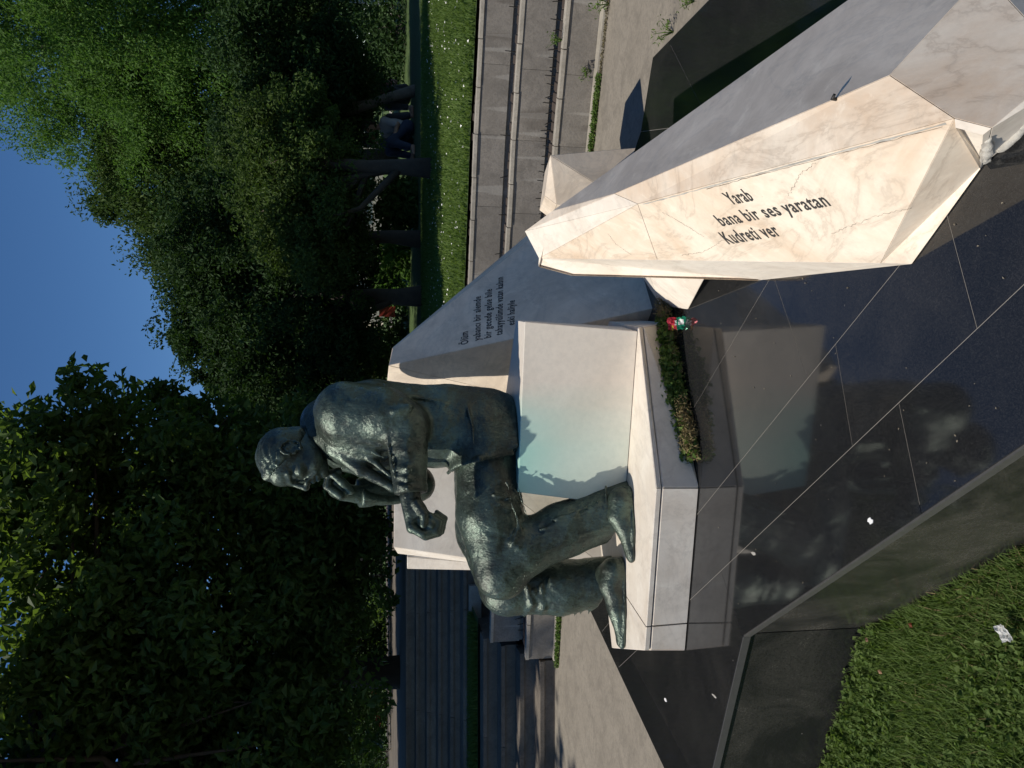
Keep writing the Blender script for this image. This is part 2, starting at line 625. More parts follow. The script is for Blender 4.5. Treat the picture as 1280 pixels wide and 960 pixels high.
# upper stair
t = thing('stone_stair', 'upper dark stone stair rising behind the seated bronze figure to the terrace', 'stairs', (-4, 8.6, .56), 'stone stairs')
for i in range(6):
    z1 = .66 + .1 * i
    y0 = 8.54 + .32 * i
    xr = -1.15 - .09 * i
    bm = bmesh.new()
    add_box(bm, ((-14 + xr) / 2, y0 + 1.0, (z1 - .2) / 2), ((xr + 14) / 2, 0, 0), (0, 1.0, 0), (0, 0, (z1 + .2) / 2 - .018))
    from_bm('riser', bm, STAIR, t)
    for k in range(9):
        x1 = xr - k * 1.1
        bm = bmesh.new()
        add_box(bm, (x1 - .55, y0 + .14, z1 - .014), (.547, 0, 0), (0, .165, 0), (0, 0, .016 + rnd.uniform(-.001, .001)))
        from_bm('tread_slab', bm, STAIR, t)
bm = bmesh.new()
add_box(bm, (-11, 16.2, .95), (9.4, 0, 0), (0, 5.8, 0), (0, 0, .2))
tag(from_bm('terrace', bm, STAIR), None, None, None, 'structure')

# =================================================================== PLINTH
P_corner = G(165, 928, ZP)
P_rf = G(405, 1280, ZP)
P_lt = G(0, 890, ZP)
dR = (P_rf - P_corner).normalized()
dL = (P_lt - P_corner).normalized()
bl0, bl1 = G(192, 740, ZP), G(0, 830, ZP)
P_far_right = P_corner + dR * 4.4
# left tip = crossing of left edge and back-left edge
e = (bl1 - bl0)
den = dL.x * e.y - dL.y * e.x
s_ = ((bl0.x - P_corner.x) * e.y - (bl0.y - P_corner.y) * e.x) / den
P_tip = P_corner + dL * s_
p_br = G(888, 816, ZP)
p_bm = G(795, 801, ZP)
p_r2 = G(960, 886, ZP)
dirb = (p_r2 - p_br).normalized()
outline = [P_corner, P_far_right, Vector((3.6, .2, ZP)), p_r2 + dirb * .35 + Vector((.6, -.1, 0)), p_r2 + dirb * .2, p_br, p_bm,
           Vector((.75, 4.15, ZP)), Vector((.1, 4.75, ZP)), bl0 + (bl0 - bl1) * .06, P_tip]
outline = [Vector((p.x, p.y, 0)) for p in outline]

plinth = thing('plinth', 'low polished black granite plinth carrying the marble monument', 'plinth', (P_corner.x, P_corner.y, 0))
bm = bmesh.new()
c_in = sum(outline, Vector()) / len(outline)


def shrink(pts, d):
    out = []
    N = len(pts)
    for i in range(N):
        a, p, b2 = pts[i - 1], pts[i], pts[(i + 1) % N]
        e1, e2 = (p - a).normalized(), (b2 - p).normalized()
        n1, n2 = Vector((-e1.y, e1.x, 0)), Vector((-e2.y, e2.x, 0))
        out.append(p + (n1 + n2) * (d / max(1 + n1.dot(n2), .35)))
    return out


area = sum(a.x * b2.y - b2.x * a.y for a, b2 in zip(outline, outline[1:] + outline[:1]))
if area < 0: outline = outline[::-1]
core = shrink(outline, .02)
vb = [bm.verts.new((p.x, p.y, -.05)) for p in core]
vt = [bm.verts.new((p.x, p.y, ZP - .0007)) for p in core]
bm.faces.new(vt)
for i in range(len(vb)):
    j = (i + 1) % len(vb)
    bm.faces.new((vb[i], vb[j], vt[j], vt[i]))
bm.normal_update()
bmesh.ops.triangulate(bm, faces=[f for f in bm.faces if len(f.verts) > 4])
from_bm('grout_bed', bm, GROUT, plinth)


def cut_poly(poly, p, n):
    """split 2-D polygon by the line through p with normal n -> (front, back)"""
    A, B = [], []
    N = len(poly)
    for i in range(N):
        a, b2 = poly[i], poly[(i + 1) % N]
        da, db = (a - p).dot(n), (b2 - p).dot(n)
        if da >= -1e-5: A.append(a)
        if da <= 1e-5: B.append(a)
        if da * db < 0 and abs(da) > 1e-5 and abs(db) > 1e-5:
            x = a + (b2 - a) * (da / (da - db))
            A.append(x)
            B.append(x)
    return A, B


def line2(a, b2):
    a, b2 = Vector((a.x, a.y, 0)), Vector((b2.x, b2.y, 0))
    d = (b2 - a).normalized()
    return a, Vector((-d.y, d.x, 0))


J = [line2(G(272, 928, ZP), G(580, 1254, ZP)), line2(G(335, 886, ZP), G(580, 1085, ZP)), line2(G(462, 874, ZP), G(608, 960, ZP))]
strips = []
rest = outline
for p, n in J:
    A, B = cut_poly(rest, p, n)
    ca = (P_corner - p).dot(n)
    nearp, farp = (A, B) if ca >= 0 else (B, A)
    strips.append(nearp)
    rest = farp
strips.append(rest)
cross = {0: [(P_corner, G(235, 905, ZP)), (G(336, 1148, ZP), G(453, 1124, ZP)), (G(145, 785, ZP), G(5, 860, ZP))],
         1: [(G(405, 1065, ZP), G(465, 1055, ZP)), (G(550, 1221, ZP), G(685, 1185, ZP)), (G(150, 845, ZP), G(10, 858, ZP))],
         2: [(G(715, 1280, ZP), G(755, 1230, ZP)), (G(560, 985, ZP), G(590, 975, ZP)), (G(300, 800, ZP), G(300, 700, ZP))],
         3: [(G(870, 855, ZP), G(820, 880, ZP)), (Vector((1.0, 3.2, 0)), Vector((1.2, 4.0, 0))), (Vector((0, 4, 0)), Vector((.2, 5, 0))), (Vector((-.7, 4, 0)), Vector((-.5, 5, 0))), (Vector((2.2, 2.5, 0)), Vector((2.2, 0, 0)))]}
for i, s in enumerate(strips):
    pieces = [s]
    for a, b2 in cross[i]:
        p, n = line2(a, b2)
        nxt = []
        for q in pieces:
            A, B = cut_poly(q, p, n)
            for w in (A, B):
                if len(w) >= 3: nxt.append(w)
        pieces = nxt
    for q in pieces:
        # clean + inset
        q2 = [q[k] for k in range(len(q)) if (q[k] - q[k - 1]).length > .01]
        if len(q2) < 3: continue
        ar = sum(a.x * b2.y - b2.x * a.y for a, b2 in zip(q2, q2[1:] + q2[:1])) / 2
        if abs(ar) < .004: continue
        if ar < 0: q2 = q2[::-1]
        ins = shrink(q2, .0008)
        bm = bmesh.new()
        va = [bm.verts.new((w.x, w.y, ZP - .028)) for w in ins]
        vt = [bm.verts.new((w.x, w.y, ZP)) for w in ins]
        f = bm.faces.new(vt)
        for k in range(len(va)):
            j = (k + 1) % len(va)
            bm.faces.new((va[k], va[j], vt[j], vt[k]))
        bm.normal_update()
        bmesh.ops.triangulate(bm, faces=[f])
        from_bm('granite_slab', bm, GRANITE, plinth)
# side panels of the plinth
N = len(outline)
for i in range(N):
    a, b2 = outline[i], outline[(i + 1) % N]
    d = (b2 - a)
    L = d.length
    d = d / L
    nn = Vector((d.y, -d.x, 0))     # outward
    cnt = 2 if L > 2.6 else 1
    for k in range(cnt):
        s0, s1 = L * k / cnt + .0005, L * (k + 1) / cnt - .0005
        q = [a + d * s0, a + d * s1]
        bm = bmesh.new()
        pts = [q[0] - nn * .022, q[1] - nn * .022, q[1] - nn * .008, q[0] - nn * .008]
        poly_prism(bm, [Vector((w.x, w.y, -.05)) for w in pts], (0, 0, ZP - .031 + .05))
        from_bm('side_panel', bm, GRANITE_SIDE, plinth)
    # polished edge strip catching light
    bm = bmesh.new()
    pts = [a + d * .002 - nn * .004, a + d * (L - .002) - nn * .004, a + d * (L - .002) + nn * .004, a + d * .002 + nn * .004]
    poly_prism(bm, [Vector((w.x, w.y, ZP - .027)) for w in pts], (0, 0, .0235))
    from_bm('edge_strip', bm, EDGE, plinth)


# =================================================================== MARBLE SHAPES
def clad(name_core, hull_pts, parent, mats, gap=.0012, th=.012, split=None, core_mat=None, merge=R(4), panel='marble_panel', skip_down=True):
    """convex marble-clad solid: dark core + one marble panel for every face"""
    bm = bmesh.new()
    for p in hull_pts: bm.verts.new(p)
    res = bmesh.ops.convex_hull(bm, input=bm.verts[:])
    junk = [v for v in bm.verts if not v.link_faces]
    for v in junk: bm.verts.remove(v)
    bmesh.ops.dissolve_limit(bm, angle_limit=merge, verts=bm.verts[:], edges=bm.edges[:])
    bmesh.ops.recalc_face_normals(bm, faces=bm.faces[:])
    polys = []
    for f in bm.faces:
        polys.append(([v.co.copy() for v in f.verts], f.normal.copy()))
    c = bm.verts[:] and sum((v.co for v in bm.verts), Vector()) / len(bm.verts)
    core = bmesh.new()
    for p in [v.co.copy() for v in bm.verts]:
        core.verts.new(p)
    bmesh.ops.convex_hull(core, input=core.verts[:])
    bmesh.ops.recalc_face_normals(core, faces=core.faces[:])
    # move core faces in by half the thickness: scale each vertex against its face normals
    bm.free()
    for v in core.verts:
        n = Vector()
        for f in v.link_faces: n += f.normal
        v.co -= n.normalized() * (th * .8)
    from_bm(name_core, core, core_mat or GROUT, parent)
    out = []
    for pts, n in polys:
        if skip_down and n.z < -.95: continue
        pp = [pts]
        if split:
            for (sp, sn) in split:
                nx = []
                for q in pp:
                    if any((w - sp).length < 5 for w in q) and max((w - sp).dot(sn) for w in q) > .02 and min((w - sp).dot(sn) for w in q) < -.02 and split[(sp, sn)](n) if isinstance(split, dict) else True:
                        A, B = cut_poly(q, sp, sn)
                        nx += [A, B]
                    else: nx.append(q)
                pp = nx
        for q in pp:
            q = [q[k] for k in range(len(q)) if (q[k] - q[k - 1]).length > .002]
            if len(q) < 3: continue
            ins = inset_poly(q, n, gap)
            b3 = bmesh.new()
            low = inset_poly(q, n, gap + th * .6)
            vt = [b3.verts.new(w) for w in ins]
            vl = [b3.verts.new(w - n * th) for w in low]
            f = b3.faces.new(vt)
            for k in range(len(vt)):
                j = (k + 1) % len(vt)
                b3.faces.new((vt[k], vl[k], vl[j], vt[j]))
            bmesh.ops.bevel(b3, geom=list(f.edges), offset=.0018, segments=1, affect='EDGES', clamp_overlap=True)
            b3.normal_update()
            bmesh.ops.triangulate(b3, faces=[q_ for q_ in b3.faces if len(q_.verts) > 4])
            o = from_bm(panel, b3, mats(n) if callable(mats) else mats, parent)
            out.append((o, n))
    return out


# ---- base block under the figure
def corner(U, V, z, zt=None, top=None): return G(U, V, z)


B0, B1, B2 = G(350, 874, ZP), G(147, 857, ZP), G(556, 832, ZP)
dF = (B1 - B0)
hB = .165
ZB = ZP + hB
T0, T1, T2 = G(350, 820, ZB), G(147, 805.5, ZB), G(550, 799, ZB)
T3 = G(150, 765, ZB)
T4 = Vector((.35, 4.15, ZB))
B3, B4 = Vector((T3.x - .01, T3.y + .01, ZP)), Vector((.35, 4.2, ZP))
base = thing('statue_base', 'low angular white marble base block under the bronze figure feet', 'statue base', (B0.x, B0.y, ZP))
frontn = Vector((0, 0, 1)).cross((B0 - B1).normalized())
dj = (T1 - T0).normalized()
split_base = [(T0 + (T1 - T0) * .85, dj)]
# thin top course, then the panels below
ztc = ZB - .022
top_pts = [T0, T1, T2, T3, T4]
lower_top = []
def lerp(a, b2, t): return a + (b2 - a) * t
mid = [lerp(B0, T0, .86), lerp(B1, T1, .86), lerp(B2, T2, .86), lerp(B3, T3, .86), lerp(B4, T4, .86)]
clad('block_core', [p + Vector((0, 0, .001)) for p in (B0, B1, B2, B3, B4)] + [m - Vector((0, 0, .0015)) for m in mid], base, MARBLE, .0014, .012, split_base)
clad('top_core', [m + Vector((0, 0, .0015)) for m in mid] + top_pts, base, MARBLE, .001, .008, split_base, panel='top_slab')

# ---- seat block
s_fr_b, s_fl_b = G(546, 797, ZB + .001), G(374, 784.5, ZB + .001)
sd = (s_fl_b - s_fr_b)
s_fl_b = s_fr_b + sd * 1.28
s_fr_t = D(558, 656, s_fr_b.y + .00)
zs = s_fr_t.z
nS = (s_fl_b - s_fr_b).cross(s_fr_t - s_fr_b).normalized()
s_fl_t = onplane(345, 652, s_fr_b, nS)
s_fl_t.z = zs
s_fl_t = s_fr_t + (s_fl_b - s_fr_b) * ((s_fl_t - s_fr_t).length / (s_fl_b - s_fr_b).length)
seat = thing('seat_block', 'white marble seat block with blue-green copper run-off under the bronze figure', 'seat block', (s_fr_b.x, s_fr_b.y, ZB))
cube_pts = [s_fr_b, s_fl_b, s_fr_t, s_fl_t, s_fr_b + Vector((.03, .2, 0)), s_fl_b + Vector((.0, .62, 0)), s_fr_t + Vector((.02, .19, 0)), s_fl_t + Vector((0, .62, 0))]
clad('seat_core', cube_pts, seat, SEAT_MARBLE, .0003, .012, panel='marble_panel')
# ---- tall slab with the long inscription (behind the seat)
r_t, r_b = D(503, 486, 3.85), G(578, 832, ZP)       # ridge, top and bottom
r_b = D(577, 828, 3.42)
face_dir = Vector((math.cos(R(40)), math.sin(R(40)), 0))
up2 = (r_t - r_b).normalized()
n2 = face_dir.cross(up2).normalized()
if n2.y > 0: n2 = -n2
t_l = onplane(524, 491, r_t, n2)
h1 = onplane(661, 661, r_t, n2)
h2 = onplane(780, 812, r_t, n2)
foot_r = onplane(760, 826, r_t, n2)
l_t = D(484, 484, 3.95)
l_b = D(462, 660, 3.95)
l_f = Vector((l_b.x - .05, l_b.y + .05, ZP))
slab2 = thing('inscribed_slab', 'grey shaded marble slab with five inscribed lines behind the bronze figure', 'marble slab', (r_b.x, r_b.y, ZP), 'inscribed marble slabs')
th2 = Vector((.03, .22, 0))
pts2 = [r_t, r_b, t_l, h1, h2, foot_r, l_t, l_b, l_f, t_l + th2 * .25, h1 + th2, h2 + th2, foot_r + th2]
clad('slab_core', pts2, slab2, MARBLE_SHADE, .0003, .014, merge=R(5))

# ---- large reclining slab in front
u3 = G(630, 1140, ZP + .002)
u2 = G(610, 952, ZP + .002)
I_ = G(631, 1101, ZP + .035)
Gp = G(812, 1193, .62)
H_ = D(637, 674, 3.08)
nT = (Gp - I_).cross(H_ - I_).normalized()
if nT.z < 0: nT = -nT
Fp = onplane(705, 797, I_, nT)
Dp = G(866, 1112, .66)
K1 = G(755, 1230, ZP + .002)
K2 = G(822, 1268, ZP + .002)
Bp = D(718, 768, onplane(718, 768, I_, nT).y + .06)
Ap = D(671, 656, onplane(671, 656, I_, nT).y + .10)
h2_ = D(628, 673, 3.12)
u1 = D(616, 717, 3.04)
L_ = G(960, 1060, .525)
nG = (Dp - Bp).cross(L_ - Bp).normalized()
L0 = onplane(696, 690, Bp, nG)
E_ = onplane(950, 1190, Bp, nG)
nf = (Gp - Dp).cross(E_ - Dp).normalized()
Kf = onplane(800, 1240, Dp, nf)
Kg = onplane(880, 1335, Dp, nf)
E_ = Dp + (E_ - Dp) * 1.5
E2 = Vector((Kg.x + .02, Kg.y - .03, ZP + .002))
L2 = onplane(1060, 1200, Bp, nG)
slab1 = thing('inscribed_slab', 'large cream veined marble slab in front with three inscribed lines lit by the sun', 'marble slab', (u2.x, u2.y, ZP), 'inscribed marble slabs')
S1 = [Ap, Bp, Dp, Gp, Fp, H_, h2_, u1, u2, u3, I_, K1, K2, E_, L_, L0, E2, L2]
jp = onplane(705, 797, I_, nT)
jq = onplane(640, 820, I_, nT)
jn = (jq - jp).cross(nT).normalized()
c1 = sum(S1, Vector()) / len(S1)


def panel(name, pts, cen, mat, parent, gap=.0003, th=.012):
    n = Vector()
    for i, p in enumerate(pts):
        q = pts[(i + 1) % len(pts)]
        n += Vector(((p.y - q.y) * (p.z + q.z), (p.z - q.z) * (p.x + q.x), (p.x - q.x) * (p.y + q.y)))
    n.normalize()
    if n.dot(sum(pts, Vector()) / len(pts) - cen) < 0:
        n = -n
        pts = pts[::-1]
    ins = inset_poly(pts, n, gap)
    low = inset_poly(pts, n, gap + th * .6)
    b3 = bmesh.new()
    vt = [b3.verts.new(w) for w in ins]
    vl = [b3.verts.new(w - n * th) for w in low]
    f = b3.faces.new(vt)
    for k in range(len(vt)):
        j = (k + 1) % len(vt)
        b3.faces.new((vt[k], vl[k], vl[j], vt[j]))
    bmesh.ops.bevel(b3, geom=list(f.edges), offset=.0007, segments=1, affect='EDGES', clamp_overlap=True)
    b3.normal_update()
    bmesh.ops.triangulate(b3, faces=[q_ for q_ in b3.faces if len(q_.verts) > 4])
    me = bpy.data.meshes.new(name)
    b3.to_mesh(me)
    b3.free()
    me.materials.append(mat)
    return put(name, me, parent)


bm = bmesh.new()
for p in S1: bm.verts.new(c1 + (p - c1) * .72)
bmesh.ops.convex_hull(bm, input=bm.verts[:])
from_bm('slab_core', bm, GROUT, slab1)
txt = cut_poly([I_, Gp, Fp, H_], jp, jn)
for q in txt: panel('marble_panel', q, c1, MARBLE_WARM, slab1)
for q, mt in (([Ap, Fp, H_], MARBLE), ([Ap, Bp, Fp], MARBLE), ([Bp, Dp, Gp, Fp], MARBLE_WARM), ([I_, u3, K1, Gp], MARBLE_WARM),
              ([Gp, K1, Kf], MARBLE), ([Kf, K1, E2, Kg], MARBLE), ([Dp, Gp, Kf, Kg, E_], MARBLE_WARM), ([L_, L2, L2 - Vector((0, 0, L2.z - ZP)), L_ - Vector((0, 0, L_.z - ZP))], MARBLE_SHADE), ([Ap, Bp, L0], MARBLE_SHADE), ([Bp, Dp, E_, L2, L_, L0], MARBLE_SHADE),
              ([H_, I_, u2, u1, h2_], MARBLE), ([I_, u3, u2], MARBLE), ([Ap, H_, h2_, L0], MARBLE), ([h2_, u1, u2, L_, L0], MARBLE_SHADE), ([E_, Kg, E2], MARBLE_SHADE)):
    panel('marble_panel', q, c1, mt, slab1)
# wedge foot under the overhang
wa = [D(616, 808, 2.98), D(611, 876, 2.62)]
wb = [G(578, 826, ZP), G(574, 858, ZP)]
wft = [D(614, 812, 3.02), G(611, 880, ZP + .10), G(578, 826, ZP + .001), G(573, 860, ZP + .001), Vector((.62, 3.2, ZP + .001)), Vector((.62, 2.7, ZP + .001)), Vector((.60, 3.1, .72)), Vector((.60, 2.75, .62))]
clad('foot_core', wft, slab1, MARBLE, .0008, .01, merge=R(4), panel='foot_panel')

# mortar patch on the near corner of the large slab
# ---- short shard behind the large slab, and two shards behind the figure
sh = thing('marble_shard', 'short pale marble shard on the pavement behind the large slab', 'marble shard', (1.15, 4.6, ZV), 'plain marble shards')
yb = 4.65
q = [D(766, 688, yb), D(715, 681, yb + .12), D(704, 696, yb + .05), D(777, 800, yb - .02), D(690, 800, yb - .02)]
q = [q[0], q[1], q[2]] + [Vector((q[3].x, q[3].y, ZV + .001)), Vector((q[4].x, q[4].y, ZV + .001))]
clad('shard_core', q + [w + Vector((-.02, .30, -.03 if i < 3 else 0)) for i, w in enumerate(q)], sh, MARBLE_SHADE, .0003, .012)

sh = thing('marble_shard', 'tall sunlit marble shard seen behind the bronze hand and knee', 'marble shard', (-.75, 4.3, ZP), 'plain marble shards')
yb = 4.15
q = [D(328, 491, yb), D(273, 497, yb), D(250, 620, yb - .1), D(480, 491, yb + .05)]
zb = ZP + .001
pts = [q[0], D(272, 496, yb), D(262, 497, yb + .05), D(480, 520, yb + .25)]
low = [Vector((D(245, 600, yb).x, yb - .30, zb)), Vector((.15, yb - .15, zb)), Vector((D(258, 600, yb).x, yb + .2, zb)), Vector((.15, yb + .35, zb))]
clad('shard_core', [D(455, 494, yb + .02), D(276, 492, yb), D(268, 497, yb + .12), D(455, 500, yb + .2)] + low, sh, MARBLE, .0003, .012)
sh = thing('marble_shard', 'thin marble shard leaning left of the tall shard behind the knee', 'marble shard', (-1.0, 4.5, ZP), 'plain marble shards')
yb = 4.42
clad('shard_core', [D(264, 509, yb), D(249, 509, yb + .03), D(300, 509, yb + .02), D(252, 509, yb + .16), D(300, 509, yb + .18),
                    Vector((D(243, 620, yb).x, yb - .06, zb)), Vector((D(300, 620, yb).x, yb - .05, zb)), Vector((D(243, 620, yb).x, yb + .16, zb)), Vector((D(300, 620, yb).x, yb + .16, zb))], sh, MARBLE, .0003, .012)


# ---- inscriptions
def inscription(name, text, parent, p0, dirx, n, size, xs=.62):
    cu = bpy.data.curves.new(name, 'FONT')
    cu.body = text
    cu.size = size
    cu.extrude = .0006
    cu.offset = size * .015
    cu.resolution_u = 2
    cu.space_character = 1.12
    o = bpy.data.objects.new(name, cu)
    COL.objects.link(o)
    dg = bpy.context.evaluated_depsgraph_get()
    me = bpy.data.meshes.new_from_object(o.evaluated_get(dg))
    bpy.data.objects.remove(o)
    bpy.data.curves.remove(cu)
    dirx = dirx.normalized()
    n = n.normalized()
    diry = n.cross(dirx).normalized()
    mt = Matrix((dirx * xs, diry, n)).transposed().to_4x4()
    mt.translation = p0 + n * .0005
    me.transform(mt)
    me.materials.clear()
    me.materials.append(INK)
    return put(name, me, parent)


def text_on(parent, lines, p, n, xs):
    # each line: text, start (U,V) , end (U,V) of its baseline, letter height in photo pixels
    for tx, a, b2, hgt in lines:
        pa, pb = onplane(a[0], a[1], p, n), onplane(b2[0], b2[1], p, n)
        L = (pb - pa).length
        dx = (pb - pa).normalized()
        up = n.cross(dx).normalized()
        # metres per pixel across the letters
        q = onplane((a[0] + b2[0]) / 2 + hgt[0], (a[1] + b2[1]) / 2 + hgt[1], p, n)
        m = (pa + pb) / 2
        H = abs((q - m).dot(up))
        o = inscription('inscription_line', tx, parent, pa, dx, n, H / .70, 1.0)
        inv = pa - origin_of(parent)
        w = max((v.co - inv).dot(dx) for v in o.data.vertices)
        sc = L / w
        for v in o.data.vertices:
            d = (v.co - inv).dot(dx)
            v.co += dx * (d * sc - d)


text_on(slab1, [('Yarab', (960 - 255.5, 915), (960 - 250, 943.5), (16, -6.5)),
                ('bana bir ses yaratan', (960 - 282.5, 903), (960 - 256.5, 1039), (16, -6.5)),
                ('Kudreti ver', (960 - 305, 910.5), (960 - 294, 977.5), (16.5, -6.5))], I_, nT, .6)
nn2 = n2
text_on(slab2, [('Ölüm', (960 - 429.5, 585.5), (960 - 414, 585), (0, -10)),
                ('yabancı bir alemde', (960 - 425, 600.5), (960 - 370, 601), (0, -9)),
                ('bir gecede gelse bile', (960 - 422, 614), (960 - 361, 615), (0, -9)),
                ('tahayyülümde vatan kalsın', (960 - 418, 628), (960 - 346, 629), (0, -9)),
                ('eski haliyle', (960 - 406, 643), (960 - 375, 643.5), (0, -9))], r_t, n2, .6)


# =================================================================== BRONZE FIGURE (sculpted as distance fields)
class Field:
    def __init__(s, lo, hi, h):
        s.h = h
        s.lo = np.array(lo, dtype=np.float32)
        s.n = np.ceil((np.array(hi) - s.lo) / h).astype(int) + 1
        s.F = np.full(s.n, 1.0, dtype=np.float32)
        s.ax = [s.lo[i] + h * np.arange(s.n[i], dtype=np.float32) for i in range(3)]

    def sub(s, lo, hi, m):
        sl = []
        for i in range(3):
            a = int(max(0, math.floor((lo[i] - m - s.lo[i]) / s.h)))
            b = int(min(s.n[i], math.ceil((hi[i] + m - s.lo[i]) / s.h) + 1))
            if b <= a: return None, None
            sl.append(slice(a, b))
        P = [s.ax[0][sl[0]][:, None, None], s.ax[1][sl[1]][None, :, None], s.ax[2][sl[2]][None, None, :]]
        return tuple(sl), P

    def _put(s, sl, d, k, carve):
        A = s.F[sl]
        if carve:
            A = -A
        if k > 0:
            hh = np.clip(.5 + .5 * (d - A) / k, 0, 1)
            B = d + (A - d) * hh - k * hh * (1 - hh)
        else:
            B = np.minimum(A, d)
        s.F[sl] = -B if carve else B

    def cone(s, a, b, ra, rb, k=.02, clip=None, carve=False):
        a, b = np.array(a, dtype=np.float32), np.array(b, dtype=np.float32)
        r = max(ra, rb)
        sl, P = s.sub(np.minimum(a, b) - r, np.maximum(a, b) + r, 2.5 * k + 3 * s.h)
        if sl is None: return
        ba = b - a
        L2 = float(ba @ ba) + 1e-9
        q = [P[i] - a[i] for i in range(3)]
        t = np.clip((q[0] * ba[0] + q[1] * ba[1] + q[2] * ba[2]) / L2, 0, 1)
        d = np.sqrt((q[0] - t * ba[0]) ** 2 + (q[1] - t * ba[1]) ** 2 + (q[2] - t * ba[2]) ** 2) - (ra + (rb - ra) * t)
        if clip:
            for p0, n in clip:
                d = np.maximum(d, sum((P[i] - p0[i]) * n[i] for i in range(3)))
        s._put(sl, d, k, carve)

    def chain(s, pts, radii, k=.01, carve=False):
        for i in range(len(pts) - 1):
            s.cone(pts[i], pts[i + 1], radii[i], radii[i + 1], k, None, carve)

    def ell(s, c, rad, k=.02, axes=None, clip=None, carve=False):
        c = np.array(c, dtype=np.float32)
        rm = max(rad)
        sl, P = s.sub(c - rm, c + rm, 2.5 * k + 3 * s.h)
        if sl is None: return
        q = [P[i] - c[i] for i in range(3)]
        if axes is not None:
            q = [sum(q[i] * axes[j][i] for i in range(3)) for j in range(3)]
        k0 = np.sqrt(sum((q[i] / rad[i]) ** 2 for i in range(3)))
        k1 = np.sqrt(sum((q[i] / rad[i] ** 2) ** 2 for i in range(3)))
        d = k0 * (k0 - 1) / np.maximum(k1, 1e-6)
        if clip:
            for p0, n in clip:
                d = np.maximum(d, sum((P[i] - p0[i]) * n[i] for i in range(3)))
        s._put(sl, d, k, carve)

    def cut(s, p0, n):
        d = sum(a * float(nn) for a, nn in zip([s.ax[0][:, None, None] - p0[0], s.ax[1][None, :, None] - p0[1], s.ax[2][None, None, :] - p0[2]], n))
        s.F = np.maximum(s.F, d)

    def rough(s, amp, freq, seed, stretch=(1, 1, 1)):
        idx = np.argwhere(np.abs(s.F) < .03)
        P = s.lo + idx * s.h
        v = vnoise(P * freq * np.array(stretch), seed) + .5 * vnoise(P * freq * 2.1 * np.array(stretch), seed + 5)
        s.F[idx[:, 0], idx[:, 1], idx[:, 2]] += (amp * (v - .75)).astype(np.float32)

    def mesh(s, smooth=1):
        F, h = s.F, s.h
        inside = F < 0
        c8 = np.zeros(np.array(F.shape) - 1, dtype=np.uint8)
        for dx in (0, 1):
            for dy in (0, 1):
                for dz in (0, 1):
                    c8 += inside[dx:F.shape[0] - 1 + dx, dy:F.shape[1] - 1 + dy, dz:F.shape[2] - 1 + dz]
        act = (c8 > 0) & (c8 < 8)
        ids = np.full(act.shape, -1, dtype=np.int32)
        ijk = np.argwhere(act)
        ids[act] = np.arange(len(ijk))
        acc = np.zeros((len(ijk), 3))
        cnt = np.zeros(len(ijk))
        I, J, K = ijk.T
        for ax in range(3):
            o = [0, 1, 2]
            o.remove(ax)
            for u in (0, 1):
                for v in (0, 1):
                    a = [I.copy(), J.copy(), K.copy()]
                    a[o[0]] = a[o[0]] + u
                    a[o[1]] = a[o[1]] + v
                    b = [x.copy() for x in a]
                    b[ax] = b[ax] + 1
                    fa, fb = F[tuple(a)], F[tuple(b)]
                    m = (fa < 0) != (fb < 0)
                    t = np.zeros(len(I))
                    t[m] = fa[m] / (fa[m] - fb[m])
                    p = np.stack(a, 1).astype(float)
                    p[:, ax] += t
                    acc[m] += p[m]
                    cnt[m] += 1
        V = acc / np.maximum(cnt, 1)[:, None] * h + s.lo
        Q = []
        for ax in range(3):
            o1, o2 = (ax + 1) % 3, (ax + 2) % 3
            sa = [slice(None)] * 3
            sb = [slice(None)] * 3
            sa[ax], sb[ax] = slice(0, -1), slice(1, None)
            A, B = inside[tuple(sa)], inside[tuple(sb)]
            e = np.argwhere(A != B)
            e = e[(e[:, o1] > 0) & (e[:, o2] > 0) & (e[:, o1] < F.shape[o1] - 1) & (e[:, o2] < F.shape[o2] - 1)]
            flip = A[e[:, 0], e[:, 1], e[:, 2]]
            q = []
            for (d1, d2) in ((1, 1), (0, 1), (0, 0), (1, 0)):
                w = e.copy()
                w[:, o1] -= d1
                w[:, o2] -= d2
                q.append(ids[w[:, 0], w[:, 1], w[:, 2]])
            q = np.stack(q, 1)
            q[~flip] = q[~flip][:, ::-1]
            Q.append(q)
        Q = np.concatenate(Q)
        Q = Q[(Q >= 0).all(1)]
        for _ in range(smooth):
            S_ = np.zeros_like(V)
            c = np.zeros(len(V))
            for i in range(4):
                np.add.at(S_, Q[:, i], V[Q[:, (i + 1) % 4]])
                np.add.at(c, Q[:, i], 1)
            ok = c > 0
            V[ok] = .5 * V[ok] + .5 * S_[ok] / c[ok][:, None]
        return V, Q


def vnoise(P, seed):
    """smooth lattice noise, 0..1"""
    r = np.random.RandomState(seed)
    T = r.rand(32, 32, 32)
    f = np.floor(P).astype(int)
    t = P - f
    t = t * t * (3 - 2 * t)
    out = 0
    for dx in (0, 1):
        for dy in (0, 1):
            for dz in (0, 1):
                w = (t[:, 0] if dx else 1 - t[:, 0]) * (t[:, 1] if dy else 1 - t[:, 1]) * (t[:, 2] if dz else 1 - t[:, 2])
                out = out + w * T[(f[:, 0] + dx) % 32, (f[:, 1] + dy) % 32, (f[:, 2] + dz) % 32]
    return out


def S(U, V, Y): return np.array(D(U, V, Y + .06))


def field_box(pts, pad, h):
    a = np.array(pts)
    return Field(a.min(0) - pad, a.max(0) + pad, h)


def sculpt(name, f, mat, parent, smooth=1):
    V, Q = f.mesh(smooth)
    return put(name, mesh_np(name, V, Q, mat, True), parent)


statue = thing('bronze_statue', 'green patinated bronze statue of a seated man in a suit, chin on fist', 'statue', tuple(G(380, 790, ZB)))

